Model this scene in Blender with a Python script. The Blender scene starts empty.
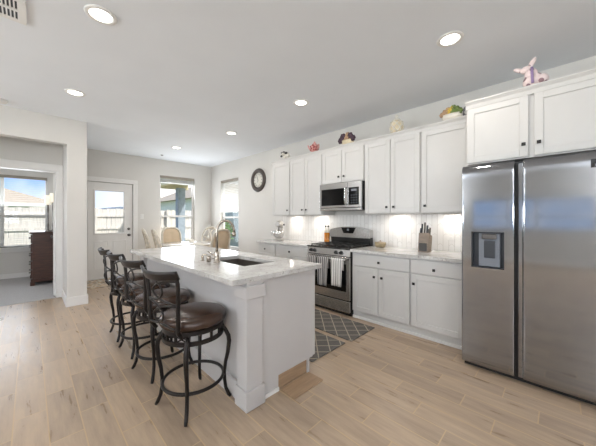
import bpy, bmesh, math, random
from math import sin, cos, pi, radians as R
from mathutils import Vector, Matrix

random.seed(7)
SC = bpy.context.scene
COL = SC.collection

# ------------------------------------------------------------------ camera
YAW = math.atan2(268, 265)
cam_d = bpy.data.cameras.new('camera')
cam = bpy.data.objects.new('camera', cam_d)
COL.objects.link(cam)
cam.location = (0, 0, 1.30)
cam.rotation_euler = (pi / 2, 0, -YAW)
cam_d.sensor_width = 36
cam_d.lens = 36 * 265 / 596
cam_d.shift_y = -3.5 / 596
cam_d.clip_start = 0.05
SC.camera = cam

# ------------------------------------------------------------------ exposure, sky, sun
SC.view_settings.view_transform = 'Standard'
SC.view_settings.look = 'None'
SC.view_settings.gamma = 1
SC.view_settings.use_curve_mapping = False
SC.view_settings.exposure = -0.10

world = bpy.data.worlds.new('world')
SC.world = world
world.use_nodes = True
wn = world.node_tree
wn.nodes.clear()
w_out = wn.nodes.new('ShaderNodeOutputWorld')
w_bg = wn.nodes.new('ShaderNodeBackground')
w_ramp = wn.nodes.new('ShaderNodeValToRGB')
w_sep = wn.nodes.new('ShaderNodeSeparateXYZ')
w_tc = wn.nodes.new('ShaderNodeTexCoord')
w_noise = wn.nodes.new('ShaderNodeTexNoise')
w_noise.inputs['Scale'].default_value = 3.0
w_noise.inputs['Detail'].default_value = 5.0
w_mix = wn.nodes.new('ShaderNodeMix'); w_mix.data_type = 'RGBA'
w_cr = wn.nodes.new('ShaderNodeValToRGB')
w_cr.color_ramp.elements[0].position = 0.48
w_cr.color_ramp.elements[1].position = 0.66
w_ramp.color_ramp.elements[0].position = 0.0
w_ramp.color_ramp.elements[0].color = (0.54, 0.71, 1.0, 1)
w_ramp.color_ramp.elements[1].position = 0.16
w_ramp.color_ramp.elements[1].color = (0.21, 0.43, 0.86, 1)
w_mix.inputs[7].default_value = (1, 1, 1, 1)
wn.links.new(w_tc.outputs['Generated'], w_sep.inputs[0])
wn.links.new(w_tc.outputs['Generated'], w_noise.inputs['Vector'])
wn.links.new(w_noise.outputs['Fac'], w_cr.inputs[0])
w_mr = wn.nodes.new('ShaderNodeMapRange')
w_mr.inputs['From Min'].default_value = 0.03
w_mr.inputs['From Max'].default_value = 0.25
w_mx = wn.nodes.new('ShaderNodeMath'); w_mx.operation = 'MAXIMUM'
wn.links.new(w_sep.outputs['X'], w_mr.inputs['Value'])
wn.links.new(w_mr.outputs[0], w_mx.inputs[0])
wn.links.new(w_cr.outputs[0], w_mx.inputs[1])
wn.links.new(w_mx.outputs[0], w_mix.inputs[0])
wn.links.new(w_sep.outputs['Z'], w_ramp.inputs[0])
wn.links.new(w_ramp.outputs[0], w_mix.inputs[6])
wn.links.new(w_mix.outputs[2], w_bg.inputs['Color'])
w_bg.inputs['Strength'].default_value = 1.4
wn.links.new(w_bg.outputs[0], w_out.inputs[0])

sun_d = bpy.data.lights.new('sun', 'SUN')
sun_d.energy = 5.5
sun_d.angle = R(1.0)
sun_d.color = (1.0, 0.95, 0.88)
sun = bpy.data.objects.new('sun', sun_d)
COL.objects.link(sun)
sun.rotation_euler = Vector((-0.35, 0.55, -0.75)).to_track_quat('-Z', 'Y').to_euler()

def area(name, loc, aim, sx, sy, energy, color=(1, 1, 1), shape='RECTANGLE', parent=None, spread=None):
    d = bpy.data.lights.new(name, 'AREA')
    d.shape = shape
    d.size = sx
    if shape in ('RECTANGLE', 'ELLIPSE'):
        d.size_y = sy
    d.energy = energy
    d.color = color
    if spread is not None:
        d.spread = spread
    o = bpy.data.objects.new(name, d)
    COL.objects.link(o)
    o.rotation_euler = Vector(aim).to_track_quat('-Z', 'Y').to_euler()
    if parent is not None:
        o.parent = parent
        o.location = Vector(loc) - world_loc(parent)
    else:
        o.location = loc
    return o

DAY = (0.88, 0.94, 1.0)
CAN_E = 8.0
CAN_C = (1.0, 0.94, 0.87)
PUCK_E = 1.9
# area lamps added inside the windows to boost the daylight
area('daylight_fill_living', (-4.94, 4.05, 1.5), (1, 0, 3.2), 1.9, 1.4, 300, DAY)  # added fill, tilted steeply up to brighten the ceiling
area('daylight_fill_living', (-4.94, -2.4, 1.5), (1, 0, 3.2), 2.4, 1.4, 310, DAY)  # second added fill, also aimed up at the ceiling
area('daylight_fill_garden', (-1.6, -3.94, 1.45), (0, 1, 2.4), 2.4, 1.8, 170, DAY)  # added fill behind the camera, tilted up toward the ceiling
area('daylight_dining', (2.72, 7.06, 1.45), (0, -1, 0.2), 0.82, 1.7, 26, DAY)
area('daylight_side', (3.62, 6.12, 1.35), (-1, 0, 0.3), 0.80, 1.3, 16, DAY)
area('daylight_study', (-0.45, 8.52, 1.45), (0, -1, 0.6), 1.4, 1.5, 36, DAY)

# ------------------------------------------------------------------ helpers
def world_loc(o):
    v = Vector((0, 0, 0))
    while o is not None:
        v = v + o.location
        o = o.parent
    return v

def lin(c):
    c = c / 255.0
    return c / 12.92 if c <= 0.04045 else ((c + 0.055) / 1.055) ** 2.4

def rgb(r, g, b):
    return (lin(r), lin(g), lin(b), 1)

class MB:
    def __init__(self):
        self.bm = bmesh.new()
    def _merge(self, tmp, smooth=False):
        for f in tmp.faces:
            f.smooth = smooth
        me = bpy.data.meshes.new('tmp')
        tmp.to_mesh(me)
        tmp.free()
        self.bm.from_mesh(me)
        bpy.data.meshes.remove(me)
        return self
    def box(self, x0, x1, y0, y1, z0, z1, bevel=0.0, seg=2, M=None):
        t = bmesh.new()
        bmesh.ops.create_cube(t, size=1)
        sx, sy, sz = abs(x1 - x0), abs(y1 - y0), abs(z1 - z0)
        for v in t.verts:
            v.co = Vector(((x0 + x1) / 2 + v.co.x * sx, (y0 + y1) / 2 + v.co.y * sy, (z0 + z1) / 2 + v.co.z * sz))
        if bevel > 0:
            b = min(bevel, 0.45 * min(sx, sy, sz))
            bmesh.ops.bevel(t, geom=t.edges[:], offset=b, segments=seg, profile=0.5, affect='EDGES')
        if M is not None:
            bmesh.ops.transform(t, matrix=M, verts=t.verts[:])
        return self._merge(t)
    def lathe(self, prof, c=(0, 0, 0), axis='Z', n=24, sx=1.0, sy=1.0, M=None, smooth=True, loop=False):
        t = bmesh.new()
        rings = []
        for r, h in prof:
            if r < 1e-5:
                rings.append([t.verts.new((0, 0, h))])
            else:
                rings.append([t.verts.new((r * cos(2 * pi * k / n) * sx, r * sin(2 * pi * k / n) * sy, h)) for k in range(n)])
        for a, b in zip(rings, rings[1:]):
            for k in range(n):
                k2 = (k + 1) % n
                if len(a) == 1 and len(b) == 1:
                    continue
                if len(a) == 1:
                    t.faces.new((a[0], b[k], b[k2]))
                elif len(b) == 1:
                    t.faces.new((a[k], a[k2], b[0]))
                else:
                    t.faces.new((a[k], a[k2], b[k2], b[k]))
        if loop:
            for k in range(n):
                t.faces.new((rings[-1][k], rings[-1][(k + 1) % n], rings[0][(k + 1) % n], rings[0][k]))
        else:
            if len(rings[0]) > 1:
                t.faces.new(list(reversed(rings[0])))
            if len(rings[-1]) > 1:
                t.faces.new(rings[-1])
        bmesh.ops.recalc_face_normals(t, faces=t.faces[:])
        m = Matrix.Identity(4)
        if axis == 'X':
            m = Matrix.Rotation(pi / 2, 4, 'Y')
        elif axis == '-X':
            m = Matrix.Rotation(-pi / 2, 4, 'Y')
        elif axis == 'Y':
            m = Matrix.Rotation(-pi / 2, 4, 'X')
        elif axis == '-Y':
            m = Matrix.Rotation(pi / 2, 4, 'X')
        m = Matrix.Translation(c) @ m
        if M is not None:
            m = M @ m
        bmesh.ops.transform(t, matrix=m, verts=t.verts[:])
        return self._merge(t, smooth)
    def cyl(self, r, h, c=(0, 0, 0), axis='Z', n=20, M=None):
        b = min(r, h) * 0.12
        return self.lathe([(0, 0), (r - b, 0), (r, b), (r, h - b), (r - b, h), (0, h)], c, axis, n, M=M, smooth=False)
    def blob(self, c, r, n=16, M=None):
        if not isinstance(r, (tuple, list)):
            r = (r, r, r)
        t = bmesh.new()
        bmesh.ops.create_uvsphere(t, u_segments=n, v_segments=max(8, n * 2 // 3), radius=1)
        m = Matrix.Translation(c) @ Matrix.Diagonal((r[0], r[1], r[2], 1))
        if M is not None:
            m = M @ m
        bmesh.ops.transform(t, matrix=m, verts=t.verts[:])
        return self._merge(t, True)
    def tube(self, pts, r, n=8, closed=False, flat=1.0, M=None):
        pts = [Vector(p) for p in pts]
        N = len(pts)
        rr = r if isinstance(r, (list, tuple)) else [r] * N
        t = bmesh.new()
        rings = []
        up = None
        for i, p in enumerate(pts):
            if closed:
                d = (pts[(i + 1) % N] - pts[i - 1]).normalized()
            else:
                d = (pts[min(i + 1, N - 1)] - pts[max(i - 1, 0)]).normalized()
            if up is None:
                ref = Vector((0, 0, 1)) if abs(d.z) < 0.9 else Vector((1, 0, 0))
                up = (ref - d * ref.dot(d)).normalized()
            else:
                up = (up - d * up.dot(d)).normalized()
            side = d.cross(up)
            rings.append([t.verts.new(p + up * (rr[i] * cos(2 * pi * k / n)) + side * (rr[i] * flat * sin(2 * pi * k / n))) for k in range(n)])
        lim = N if closed else N - 1
        for i in range(lim):
            a, b = rings[i], rings[(i + 1) % N]
            for k in range(n):
                t.faces.new((a[k], a[(k + 1) % n], b[(k + 1) % n], b[k]))
        if not closed:
            t.faces.new(list(reversed(rings[0])))
            t.faces.new(rings[-1])
        bmesh.ops.recalc_face_normals(t, faces=t.faces[:])
        if M is not None:
            bmesh.ops.transform(t, matrix=M, verts=t.verts[:])
        return self._merge(t, True)
    def prism(self, poly, a, b, axis='Y', bevel=0.0):
        """poly: 2D outline; extruded a..b along axis. X: (y,z)  Y: (x,z)  Z: (x,y)"""
        t = bmesh.new()
        def P(u, v, w):
            return {'X': (w, u, v), 'Y': (u, w, v), 'Z': (u, v, w)}[axis]
        A = [t.verts.new(P(u, v, a)) for u, v in poly]
        B = [t.verts.new(P(u, v, b)) for u, v in poly]
        n = len(poly)
        t.faces.new(A)
        t.faces.new(list(reversed(B)))
        for k in range(n):
            t.faces.new((A[k], B[k], B[(k + 1) % n], A[(k + 1) % n]))
        bmesh.ops.recalc_face_normals(t, faces=t.faces[:])
        if bevel > 0:
            bmesh.ops.bevel(t, geom=t.edges[:], offset=bevel, segments=2, profile=0.5, affect='EDGES')
        return self._merge(t)
    def grid(self, fn, nu, nv, thick=0.0, smooth=True):
        t = bmesh.new()
        V = [[t.verts.new(fn(i / nu, j / nv)) for j in range(nv + 1)] for i in range(nu + 1)]
        for i in range(nu):
            for j in range(nv):
                t.faces.new((V[i][j], V[i + 1][j], V[i + 1][j + 1], V[i][j + 1]))
        if thick:
            bmesh.ops.recalc_face_normals(t, faces=t.faces[:])
            bmesh.ops.solidify(t, geom=t.faces[:], thickness=thick)
        bmesh.ops.recalc_face_normals(t, faces=t.faces[:])
        return self._merge(t, smooth)
    def build(self, name, mat, parent=None, smooth_angle=None):
        if parent is not None:
            off = world_loc(parent)
            for v in self.bm.verts:
                v.co -= off
        me = bpy.data.meshes.new(name)
        self.bm.to_mesh(me)
        self.bm.free()
        me.materials.append(mat)
        o = bpy.data.objects.new(name, me)
        COL.objects.link(o)
        if parent is not None:
            o.parent = parent
        return o

def box(name, mat, x0, x1, y0, y1, z0, z1, bevel=0.0, parent=None):
    return MB().box(x0, x1, y0, y1, z0, z1, bevel).build(name, mat, parent)

def empty(name, loc, label=None, cat=None, group=None, kind=None):
    o = bpy.data.objects.new(name, None)
    o.empty_display_size = 0.1
    COL.objects.link(o)
    o.location = loc
    tag(o, label, cat, group, kind)
    return o

def tag(o, label=None, cat=None, group=None, kind=None):
    if label: o['label'] = label
    if cat: o['category'] = cat
    if group: o['group'] = group
    if kind: o['kind'] = kind
    return o

def struct(o, label=None, cat=None):
    o['kind'] = 'structure'
    if label: o['label'] = label
    if cat: o['category'] = cat
    return o

def copy_tree(o, parent=None):
    c = o.copy()
    COL.objects.link(c)
    c.parent = parent
    for ch in list(o.children):
        copy_tree(ch, c)
    return c

# ------------------------------------------------------------------ materials
def new_mat(name):
    m = bpy.data.materials.new(name)
    m.use_nodes = True
    return m, m.node_tree, m.node_tree.nodes['Principled BSDF']

def NM(nt, op, a, b=None, clamp=False):
    n = nt.nodes.new('ShaderNodeMath')
    n.operation = op
    n.use_clamp = clamp
    for i, v in enumerate((a, b)):
        if v is None:
            continue
        if isinstance(v, (int, float)):
            n.inputs[i].default_value = v
        else:
            nt.links.new(v, n.inputs[i])
    return n.outputs[0]

def MIX(nt, f, a, b):
    n = nt.nodes.new('ShaderNodeMix')
    n.data_type = 'RGBA'
    for i, v in ((0, f), (6, a), (7, b)):
        if isinstance(v, (int, float)):
            n.inputs[i].default_value = v
        elif isinstance(v, tuple):
            n.inputs[i].default_value = v
        else:
            nt.links.new(v, n.inputs[i])
    return n.outputs[2]

def COORD(nt, scale=(1, 1, 1), out='Object'):
    tc = nt.nodes.new('ShaderNodeTexCoord')
    mp = nt.nodes.new('ShaderNodeMapping')
    mp.inputs['Scale'].default_value = scale
    nt.links.new(tc.outputs[out], mp.inputs['Vector'])
    return mp.outputs[0]

def NOISE(nt, vec, scale, detail=3, rough=0.5):
    n = nt.nodes.new('ShaderNodeTexNoise')
    n.inputs['Scale'].default_value = scale
    n.inputs['Detail'].default_value = detail
    n.inputs['Roughness'].default_value = rough
    nt.links.new(vec, n.inputs['Vector'])
    return n.outputs['Fac']

def RAMP(nt, f, p0, p1):
    n = nt.nodes.new('ShaderNodeMapRange')
    n.inputs['From Min'].default_value = p0
    n.inputs['From Max'].default_value = p1
    nt.links.new(f, n.inputs['Value'])
    return n.outputs[0]

def BUMP(nt, b, h, strength, dist=0.01):
    n = nt.nodes.new('ShaderNodeBump')
    n.inputs['Strength'].default_value = strength
    n.inputs['Distance'].default_value = dist
    nt.links.new(h, n.inputs['Height'])
    nt.links.new(n.outputs[0], b.inputs['Normal'])

def simple(name, col, rough=0.5, metal=0.0, var=0.05, vscale=8.0, bump=0.0, bscale=60.0, coat=0.0, stretch=(1, 1, 1), spec=None):
    m, nt, b = new_mat(name)
    vec = COORD(nt, stretch)
    f = NOISE(nt, vec, vscale)
    c0 = tuple(min(1, c * (1 - var)) for c in col[:3]) + (1,)
    c1 = tuple(min(1, c * (1 + var)) for c in col[:3]) + (1,)
    nt.links.new(MIX(nt, RAMP(nt, f, 0.3, 0.7), c0, c1), b.inputs['Base Color'])
    b.inputs['Roughness'].default_value = rough
    b.inputs['Metallic'].default_value = metal
    b.inputs['Coat Weight'].default_value = coat
    if spec is not None:
        b.inputs['Specular IOR Level'].default_value = spec
    if bump > 0:
        BUMP(nt, b, NOISE(nt, vec, bscale, 4), bump, 0.004)
    return m

M = {}
M['wall'] = simple('wall_paint', rgb(213, 210, 205), 0.75, var=0.015, vscale=3, bump=0.08, bscale=180)
M['ceiling'] = simple('ceiling_paint', rgb(234, 237, 241), 0.85, var=0.015, vscale=2, bump=0.15, bscale=120)
M['island'] = simple('island_paint', rgb(196, 192, 190), 0.4, var=0.01)
M['trim'] = simple('trim_paint', rgb(228, 226, 223), 0.4, var=0.01)
M['cabinet'] = simple('cabinet_paint', rgb(208, 206, 203), 0.35, var=0.01)
M['cabinet_gap'] = simple('cabinet_carcass', rgb(205, 203, 200), 0.5, var=0.01)
M['black'] = simple('black_metal', rgb(24, 23, 22), 0.4, var=0.1)
M['black_gloss'] = simple('black_glass', rgb(14, 14, 15), 0.08, var=0.05)
M['black_enamel'] = simple('black_enamel', rgb(28, 26, 25), 0.25, var=0.1)
M['iron'] = simple('dark_bronze_iron', rgb(40, 35, 33), 0.40, 0.55, var=0.15, vscale=30)
M['chrome'] = simple('chrome', rgb(215, 215, 215), 0.12, 1.0, var=0.02)
M['leather'] = simple('brown_leather', rgb(60, 42, 32), 0.26, var=0.25, vscale=9, bump=0.1, bscale=150)
M['dark_wood'] = simple('dark_wood', rgb(76, 46, 35), 0.3, var=0.35, vscale=6, stretch=(1, 1, 8))
M['walnut'] = simple('walnut_block', rgb(140, 124, 110), 0.5, var=0.2, vscale=12, stretch=(1, 1, 6))
M['white_ceramic'] = simple('white_ceramic', rgb(228, 222, 210), 0.25, var=0.04)
M['cream'] = simple('cream_ceramic', rgb(214, 200, 170), 0.45, var=0.12, vscale=25)
M['white_plastic'] = simple('white_plastic', rgb(232, 230, 226), 0.4, var=0.01)
M['grey_plastic'] = simple('grey_plastic', rgb(120, 124, 132), 0.35, var=0.04)
M['dark_plastic'] = simple('dark_plastic', rgb(52, 56, 62), 0.4, var=0.05)
M['champagne'] = simple('champagne_wood', rgb(204, 194, 178), 0.4, var=0.18, vscale=18)
M['tan_cloth'] = simple('tan_cloth', rgb(204, 182, 154), 0.85, var=0.06, bump=0.15, bscale=250)
M['carpet'] = simple('carpet_pile', rgb(180, 178, 178), 0.95, var=0.12, vscale=90, bump=0.5, bscale=220)
M['fence'] = simple('weathered_fence', rgb(222, 217, 209), 0.9, var=0.18, vscale=4, stretch=(8, 8, 0.6))
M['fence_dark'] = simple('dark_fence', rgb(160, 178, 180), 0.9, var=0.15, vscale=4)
M['roof_tan'] = simple('tan_shingle', rgb(172, 160, 144), 0.9, var=0.15, vscale=14)
M['roof_grey'] = simple('grey_shingle', rgb(106, 118, 130), 0.9, var=0.15, vscale=14)
M['siding'] = simple('pale_siding', rgb(234, 233, 228), 0.8, var=0.05)
M['teal'] = simple('teal_siding', rgb(96, 176, 160), 0.7, var=0.08)
M['patio_beam'] = simple('patio_paint', rgb(222, 212, 176), 0.7, var=0.06)
M['patio_post'] = simple('patio_post_stone', rgb(158, 172, 184), 0.8, var=0.12)
M['concrete'] = simple('concrete', rgb(186, 182, 174), 0.9, var=0.08)
M['grass'] = simple('lawn', rgb(104, 128, 70), 0.95, var=0.25, vscale=12)
M['leaf'] = simple('green_leaf', rgb(112, 152, 88), 0.5, var=0.3, vscale=30)
M['amber'] = simple('amber_oil', rgb(190, 118, 34), 0.12, var=0.1, coat=0.5)
M['pink'] = simple('pink_ceramic', rgb(216, 158, 150), 0.35, var=0.1, vscale=30)
M['plum'] = simple('plum_petal', rgb(64, 42, 56), 0.6, var=0.3, vscale=30)
M['tan_petal'] = simple('tan_petal', rgb(170, 140, 110), 0.6, var=0.2, vscale=30)
M['lilac'] = simple('lilac_ribbon', rgb(150, 128, 168), 0.5, var=0.08)
M['grey_wire'] = simple('grey_wire', rgb(120, 118, 122), 0.4, 0.6, var=0.08)
M['oak'] = simple('oak_plank', rgb(166, 138, 110), 0.5, var=0.15, vscale=5, stretch=(1, 10, 10))
M['clock_rim'] = simple('clock_rim', rgb(66, 56, 50), 0.45, var=0.25, vscale=20)
M['clock_face'] = simple('clock_face', rgb(226, 222, 212), 0.5, var=0.02)
M['sink'] = simple('sink_composite', rgb(120, 112, 106), 0.35, 0.6, var=0.08, vscale=40)
M['steel_dark'] = simple('steel_dark', rgb(110, 106, 102), 0.3, 1.0, var=0.05)
M['olive'] = simple('olive_basket', rgb(158, 142, 112), 0.7, var=0.25, vscale=60)
M['yellow'] = simple('yellow_fruit', rgb(208, 176, 70), 0.5, var=0.15)
M['blind'] = simple('blind_slat', rgb(226, 226, 222), 0.55, var=0.01)
M['valance'] = simple('blind_valance', rgb(150, 142, 130), 0.6, var=0.05)

def make_steel(name, base, rough):
    m, nt, b = new_mat(name)
    vec = COORD(nt, (1, 140, 1.5))
    f = NOISE(nt, vec, 6, 3)
    c = rgb(*base)
    nt.links.new(MIX(nt, f, tuple(x * 0.94 for x in c[:3]) + (1,), c), b.inputs['Base Color'])
    b.inputs['Metallic'].default_value = 1.0
    b.inputs['Roughness'].default_value = rough
    BUMP(nt, b, NOISE(nt, COORD(nt, (1, 320, 2)), 4, 2), 0.03, 0.002)
    return m
M['steel'] = make_steel('brushed_steel', (204, 202, 200), 0.22)
def make_fridge_steel():
    m, nt, b = new_mat('fridge_steel')
    f = NOISE(nt, COORD(nt, (1, 2, 2)), 3, 2)
    nt.links.new(MIX(nt, f, rgb(148, 149, 152), rgb(156, 157, 160)), b.inputs['Base Color'])
    b.inputs['Metallic'].default_value = 1.0
    b.inputs['Roughness'].default_value = 0.085
    return m
M['steel_fridge'] = make_fridge_steel()

def make_floor():
    m, nt, b = new_mat('plank_tile')
    tc = nt.nodes.new('ShaderNodeTexCoord')
    sp = nt.nodes.new('ShaderNodeSeparateXYZ')
    nt.links.new(tc.outputs['Object'], sp.inputs[0])
    x, y = sp.outputs[0], sp.outputs[1]
    u = NM(nt, 'DIVIDE', NM(nt, 'ADD', x, 0.075 + 156.5), 0.1565)
    row = NM(nt, 'FLOOR', u)
    fu = NM(nt, 'FRACT', u)
    v = NM(nt, 'DIVIDE', NM(nt, 'SUBTRACT', NM(nt, 'ADD', y, 599.9 + 200.0), NM(nt, 'MULTIPLY', row, 0.2)), 0.6)
    cell = NM(nt, 'FLOOR', v)
    fv = NM(nt, 'FRACT', v)
    du = NM(nt, 'MULTIPLY', NM(nt, 'MINIMUM', fu, NM(nt, 'SUBTRACT', 1.0, fu)), 0.1565)
    dv = NM(nt, 'MULTIPLY', NM(nt, 'MINIMUM', fv, NM(nt, 'SUBTRACT', 1.0, fv)), 0.6)
    d = NM(nt, 'MINIMUM', du, dv)
    grout = NM(nt, 'LESS_THAN', d, 0.0034)
    cb = nt.nodes.new('ShaderNodeCombineXYZ')
    nt.links.new(row, cb.inputs[0]); nt.links.new(cell, cb.inputs[1])
    wnz = nt.nodes.new('ShaderNodeTexWhiteNoise')
    nt.links.new(cb.outputs[0], wnz.inputs['Vector'])
    # grain, shifted per plank
    cb2 = nt.nodes.new('ShaderNodeCombineXYZ')
    nt.links.new(NM(nt, 'ADD', NM(nt, 'MULTIPLY', x, 14.0), NM(nt, 'MULTIPLY', wnz.outputs['Value'], 40.0)), cb2.inputs[0])
    nt.links.new(NM(nt, 'MULTIPLY', y, 1.6), cb2.inputs[1])
    nt.links.new(NM(nt, 'MULTIPLY', wnz.outputs['Value'], 17.0), cb2.inputs[2])
    g = NOISE(nt, cb2.outputs[0], 1.6, 6, 0.62)
    g2 = RAMP(nt, g, 0.32, 0.68)
    tone = NM(nt, 'ADD', NM(nt, 'MULTIPLY', wnz.outputs['Value'], 0.40), NM(nt, 'MULTIPLY', g2, 0.60))
    c = MIX(nt, tone, rgb(150, 131, 113), rgb(192, 169, 144))
    c = MIX(nt, grout, c, rgb(192, 166, 132))
    nt.links.new(c, b.inputs['Base Color'])
    nt.links.new(NM(nt, 'ADD', 0.26, NM(nt, 'MULTIPLY', g2, 0.12)), b.inputs['Roughness'])
    h = NM(nt, 'SUBTRACT', NM(nt, 'MULTIPLY', g2, 0.15), NM(nt, 'MULTIPLY', grout, 1.0))
    BUMP(nt, b, h, 0.25, 0.003)
    return m
M['floor'] = make_floor()

def make_granite():
    m, nt, b = new_mat('speckled_granite')
    vec = COORD(nt)
    big = RAMP(nt, NOISE(nt, vec, 5, 5, 0.6), 0.40, 0.66)
    mid = RAMP(nt, NOISE(nt, vec, 42, 4, 0.75), 0.55, 0.62)
    fine = RAMP(nt, NOISE(nt, vec, 60, 3, 0.7), 0.60, 0.65)
    c = MIX(nt, big, rgb(212, 210, 207), rgb(182, 179, 175))
    c = MIX(nt, NM(nt, 'MULTIPLY', mid, 0.55), c, rgb(172, 164, 156))
    c = MIX(nt, NM(nt, 'MULTIPLY', fine, 0.75), c, rgb(112, 102, 96))
    nt.links.new(c, b.inputs['Base Color'])
    b.inputs['Roughness'].default_value = 0.10
    return m
M['granite'] = make_granite()

def make_backsplash():
    m, nt, b = new_mat('picket_tile')
    tc = nt.nodes.new('ShaderNodeTexCoord')
    sp = nt.nodes.new('ShaderNodeSeparateXYZ')
    nt.links.new(tc.outputs['Object'], sp.inputs[0])
    y, z = sp.outputs[1], sp.outputs[2]
    u = NM(nt, 'DIVIDE', NM(nt, 'ADD', y, 6.5), 0.065)
    col = NM(nt, 'FLOOR', u); fu = NM(nt, 'FRACT', u)
    par = NM(nt, 'MULTIPLY', NM(nt, 'MODULO', col, 2.0), 0.5)
    tip = NM(nt, 'ABSOLUTE', NM(nt, 'SUBTRACT', fu, 0.5))
    sgn = NM(nt, 'MULTIPLY', tip, 0.24)
    v = NM(nt, 'ADD', NM(nt, 'ADD', NM(nt, 'DIVIDE', z, 0.25), par), sgn)
    cell = NM(nt, 'FLOOR', v); fv = NM(nt, 'FRACT', v)
    du = NM(nt, 'MULTIPLY', NM(nt, 'MINIMUM', fu, NM(nt, 'SUBTRACT', 1.0, fu)), 0.065)
    dv = NM(nt, 'MULTIPLY', NM(nt, 'MINIMUM', fv, NM(nt, 'SUBTRACT', 1.0, fv)), 0.25)
    grout = NM(nt, 'LESS_THAN', NM(nt, 'MINIMUM', du, dv), 0.0028)
    cb = nt.nodes.new('ShaderNodeCombineXYZ')
    nt.links.new(col, cb.inputs[0]); nt.links.new(cell, cb.inputs[1])
    wz = nt.nodes.new('ShaderNodeTexWhiteNoise')
    nt.links.new(cb.outputs[0], wz.inputs['Vector'])
    c = MIX(nt, wz.outputs['Value'], rgb(226, 223, 219), rgb(236, 234, 231))
    c = MIX(nt, grout, c, rgb(204, 200, 195))
    nt.links.new(c, b.inputs['Base Color'])
    b.inputs['Roughness'].default_value = 0.3
    BUMP(nt, b, NM(nt, 'SUBTRACT', 1.0, grout), 0.3, 0.002)
    return m
M['backsplash'] = make_backsplash()

def make_lattice():
    m, nt, b = new_mat('lattice_mat')
    tc = nt.nodes.new('ShaderNodeTexCoord')
    sp = nt.nodes.new('ShaderNodeSeparateXYZ')
    nt.links.new(tc.outputs['Object'], sp.inputs[0])
    x, y = sp.outputs[0], sp.outputs[1]
    ms = []
    for s in (1.0, -1.0):
        d = NM(nt, 'MULTIPLY', NM(nt, 'ADD', NM(nt, 'ADD', x, 50.0), NM(nt, 'MULTIPLY', y, s)), 0.70711)
        f = NM(nt, 'FRACT', NM(nt, 'DIVIDE', d, 0.125))
        ms.append(NM(nt, 'LESS_THAN', NM(nt, 'ABSOLUTE', NM(nt, 'SUBTRACT', f, 0.5)), 0.045))
    line = NM(nt, 'MAXIMUM', ms[0], ms[1])
    vec = COORD(nt)
    c = MIX(nt, NOISE(nt, vec, 60, 3), rgb(82, 78, 74), rgb(108, 103, 98))
    c = MIX(nt, line, c, rgb(168, 158, 142))
    nt.links.new(c, b.inputs['Base Color'])
    b.inputs['Roughness'].default_value = 0.9
    BUMP(nt, b, NOISE(nt, vec, 400, 2), 0.3, 0.002)
    return m
M['lattice'] = make_lattice()

def make_doormat():
    m, nt, b = new_mat('patterned_rug')
    vec = COORD(nt)
    vo = nt.nodes.new('ShaderNodeTexVoronoi')
    vo.inputs['Scale'].default_value = 11
    nt.links.new(vec, vo.inputs['Vector'])
    f = RAMP(nt, vo.outputs['Distance'], 0.25, 0.55)
    c = MIX(nt, f, rgb(120, 112, 104), rgb(206, 194, 176))
    c = MIX(nt, RAMP(nt, NOISE(nt, vec, 14, 4), 0.5, 0.6), c, rgb(168, 140, 110))
    nt.links.new(c, b.inputs['Base Color'])
    b.inputs['Roughness'].default_value = 0.95
    return m
M['doormat'] = make_doormat()

def make_stripe(name, c0, c1, width, duty):
    m, nt, b = new_mat(name)
    tc = nt.nodes.new('ShaderNodeTexCoord')
    sp = nt.nodes.new('ShaderNodeSeparateXYZ')
    nt.links.new(tc.outputs['Object'], sp.inputs[0])
    f = NM(nt, 'FRACT', NM(nt, 'DIVIDE', NM(nt, 'ADD', sp.outputs[1], 20.0), width))
    s = NM(nt, 'LESS_THAN', f, duty)
    nt.links.new(MIX(nt, s, c0, c1), b.inputs['Base Color'])
    b.inputs['Roughness'].default_value = 0.9
    return m
M['towel_grey'] = make_stripe('towel_grey_stripe', rgb(196, 192, 188), rgb(92, 90, 92), 0.034, 0.55)
M['towel_white'] = make_stripe('towel_white_stripe', rgb(226, 223, 218), rgb(140, 136, 132), 0.036, 0.30)

def make_dotted():
    m, nt, b = new_mat('spotted_ceramic')
    vo = nt.nodes.new('ShaderNodeTexVoronoi')
    vo.inputs['Scale'].default_value = 16
    nt.links.new(COORD(nt), vo.inputs['Vector'])
    f = NM(nt, 'LESS_THAN', vo.outputs['Distance'], 0.30)
    nt.links.new(MIX(nt, f, rgb(226, 208, 206), rgb(140, 112, 118)), b.inputs['Base Color'])
    b.inputs['Roughness'].default_value = 0.35
    return m
M['dotted'] = make_dotted()

def make_glass():
    m, nt, b = new_mat('window_glass')
    nt.nodes.remove(b)
    out = nt.nodes['Material Output']
    tr = nt.nodes.new('ShaderNodeBsdfTransparent')
    gl = nt.nodes.new('ShaderNodeBsdfGlossy')
    gl.inputs['Roughness'].default_value = 0.02
    fr = nt.nodes.new('ShaderNodeFresnel')
    fr.inputs['IOR'].default_value = 1.4
    mx = nt.nodes.new('ShaderNodeMixShader')
    geo = nt.nodes.new('ShaderNodeNewGeometry')
    nt.links.new(NM(nt, 'MULTIPLY', fr.outputs[0], NM(nt, 'SUBTRACT', 1.0, geo.outputs['Backfacing'])), mx.inputs[0])
    nt.links.new(tr.outputs[0], mx.inputs[1])
    nt.links.new(gl.outputs[0], mx.inputs[2])
    nt.links.new(mx.outputs[0], out.inputs['Surface'])
    return m
M['glass'] = make_glass()

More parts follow.
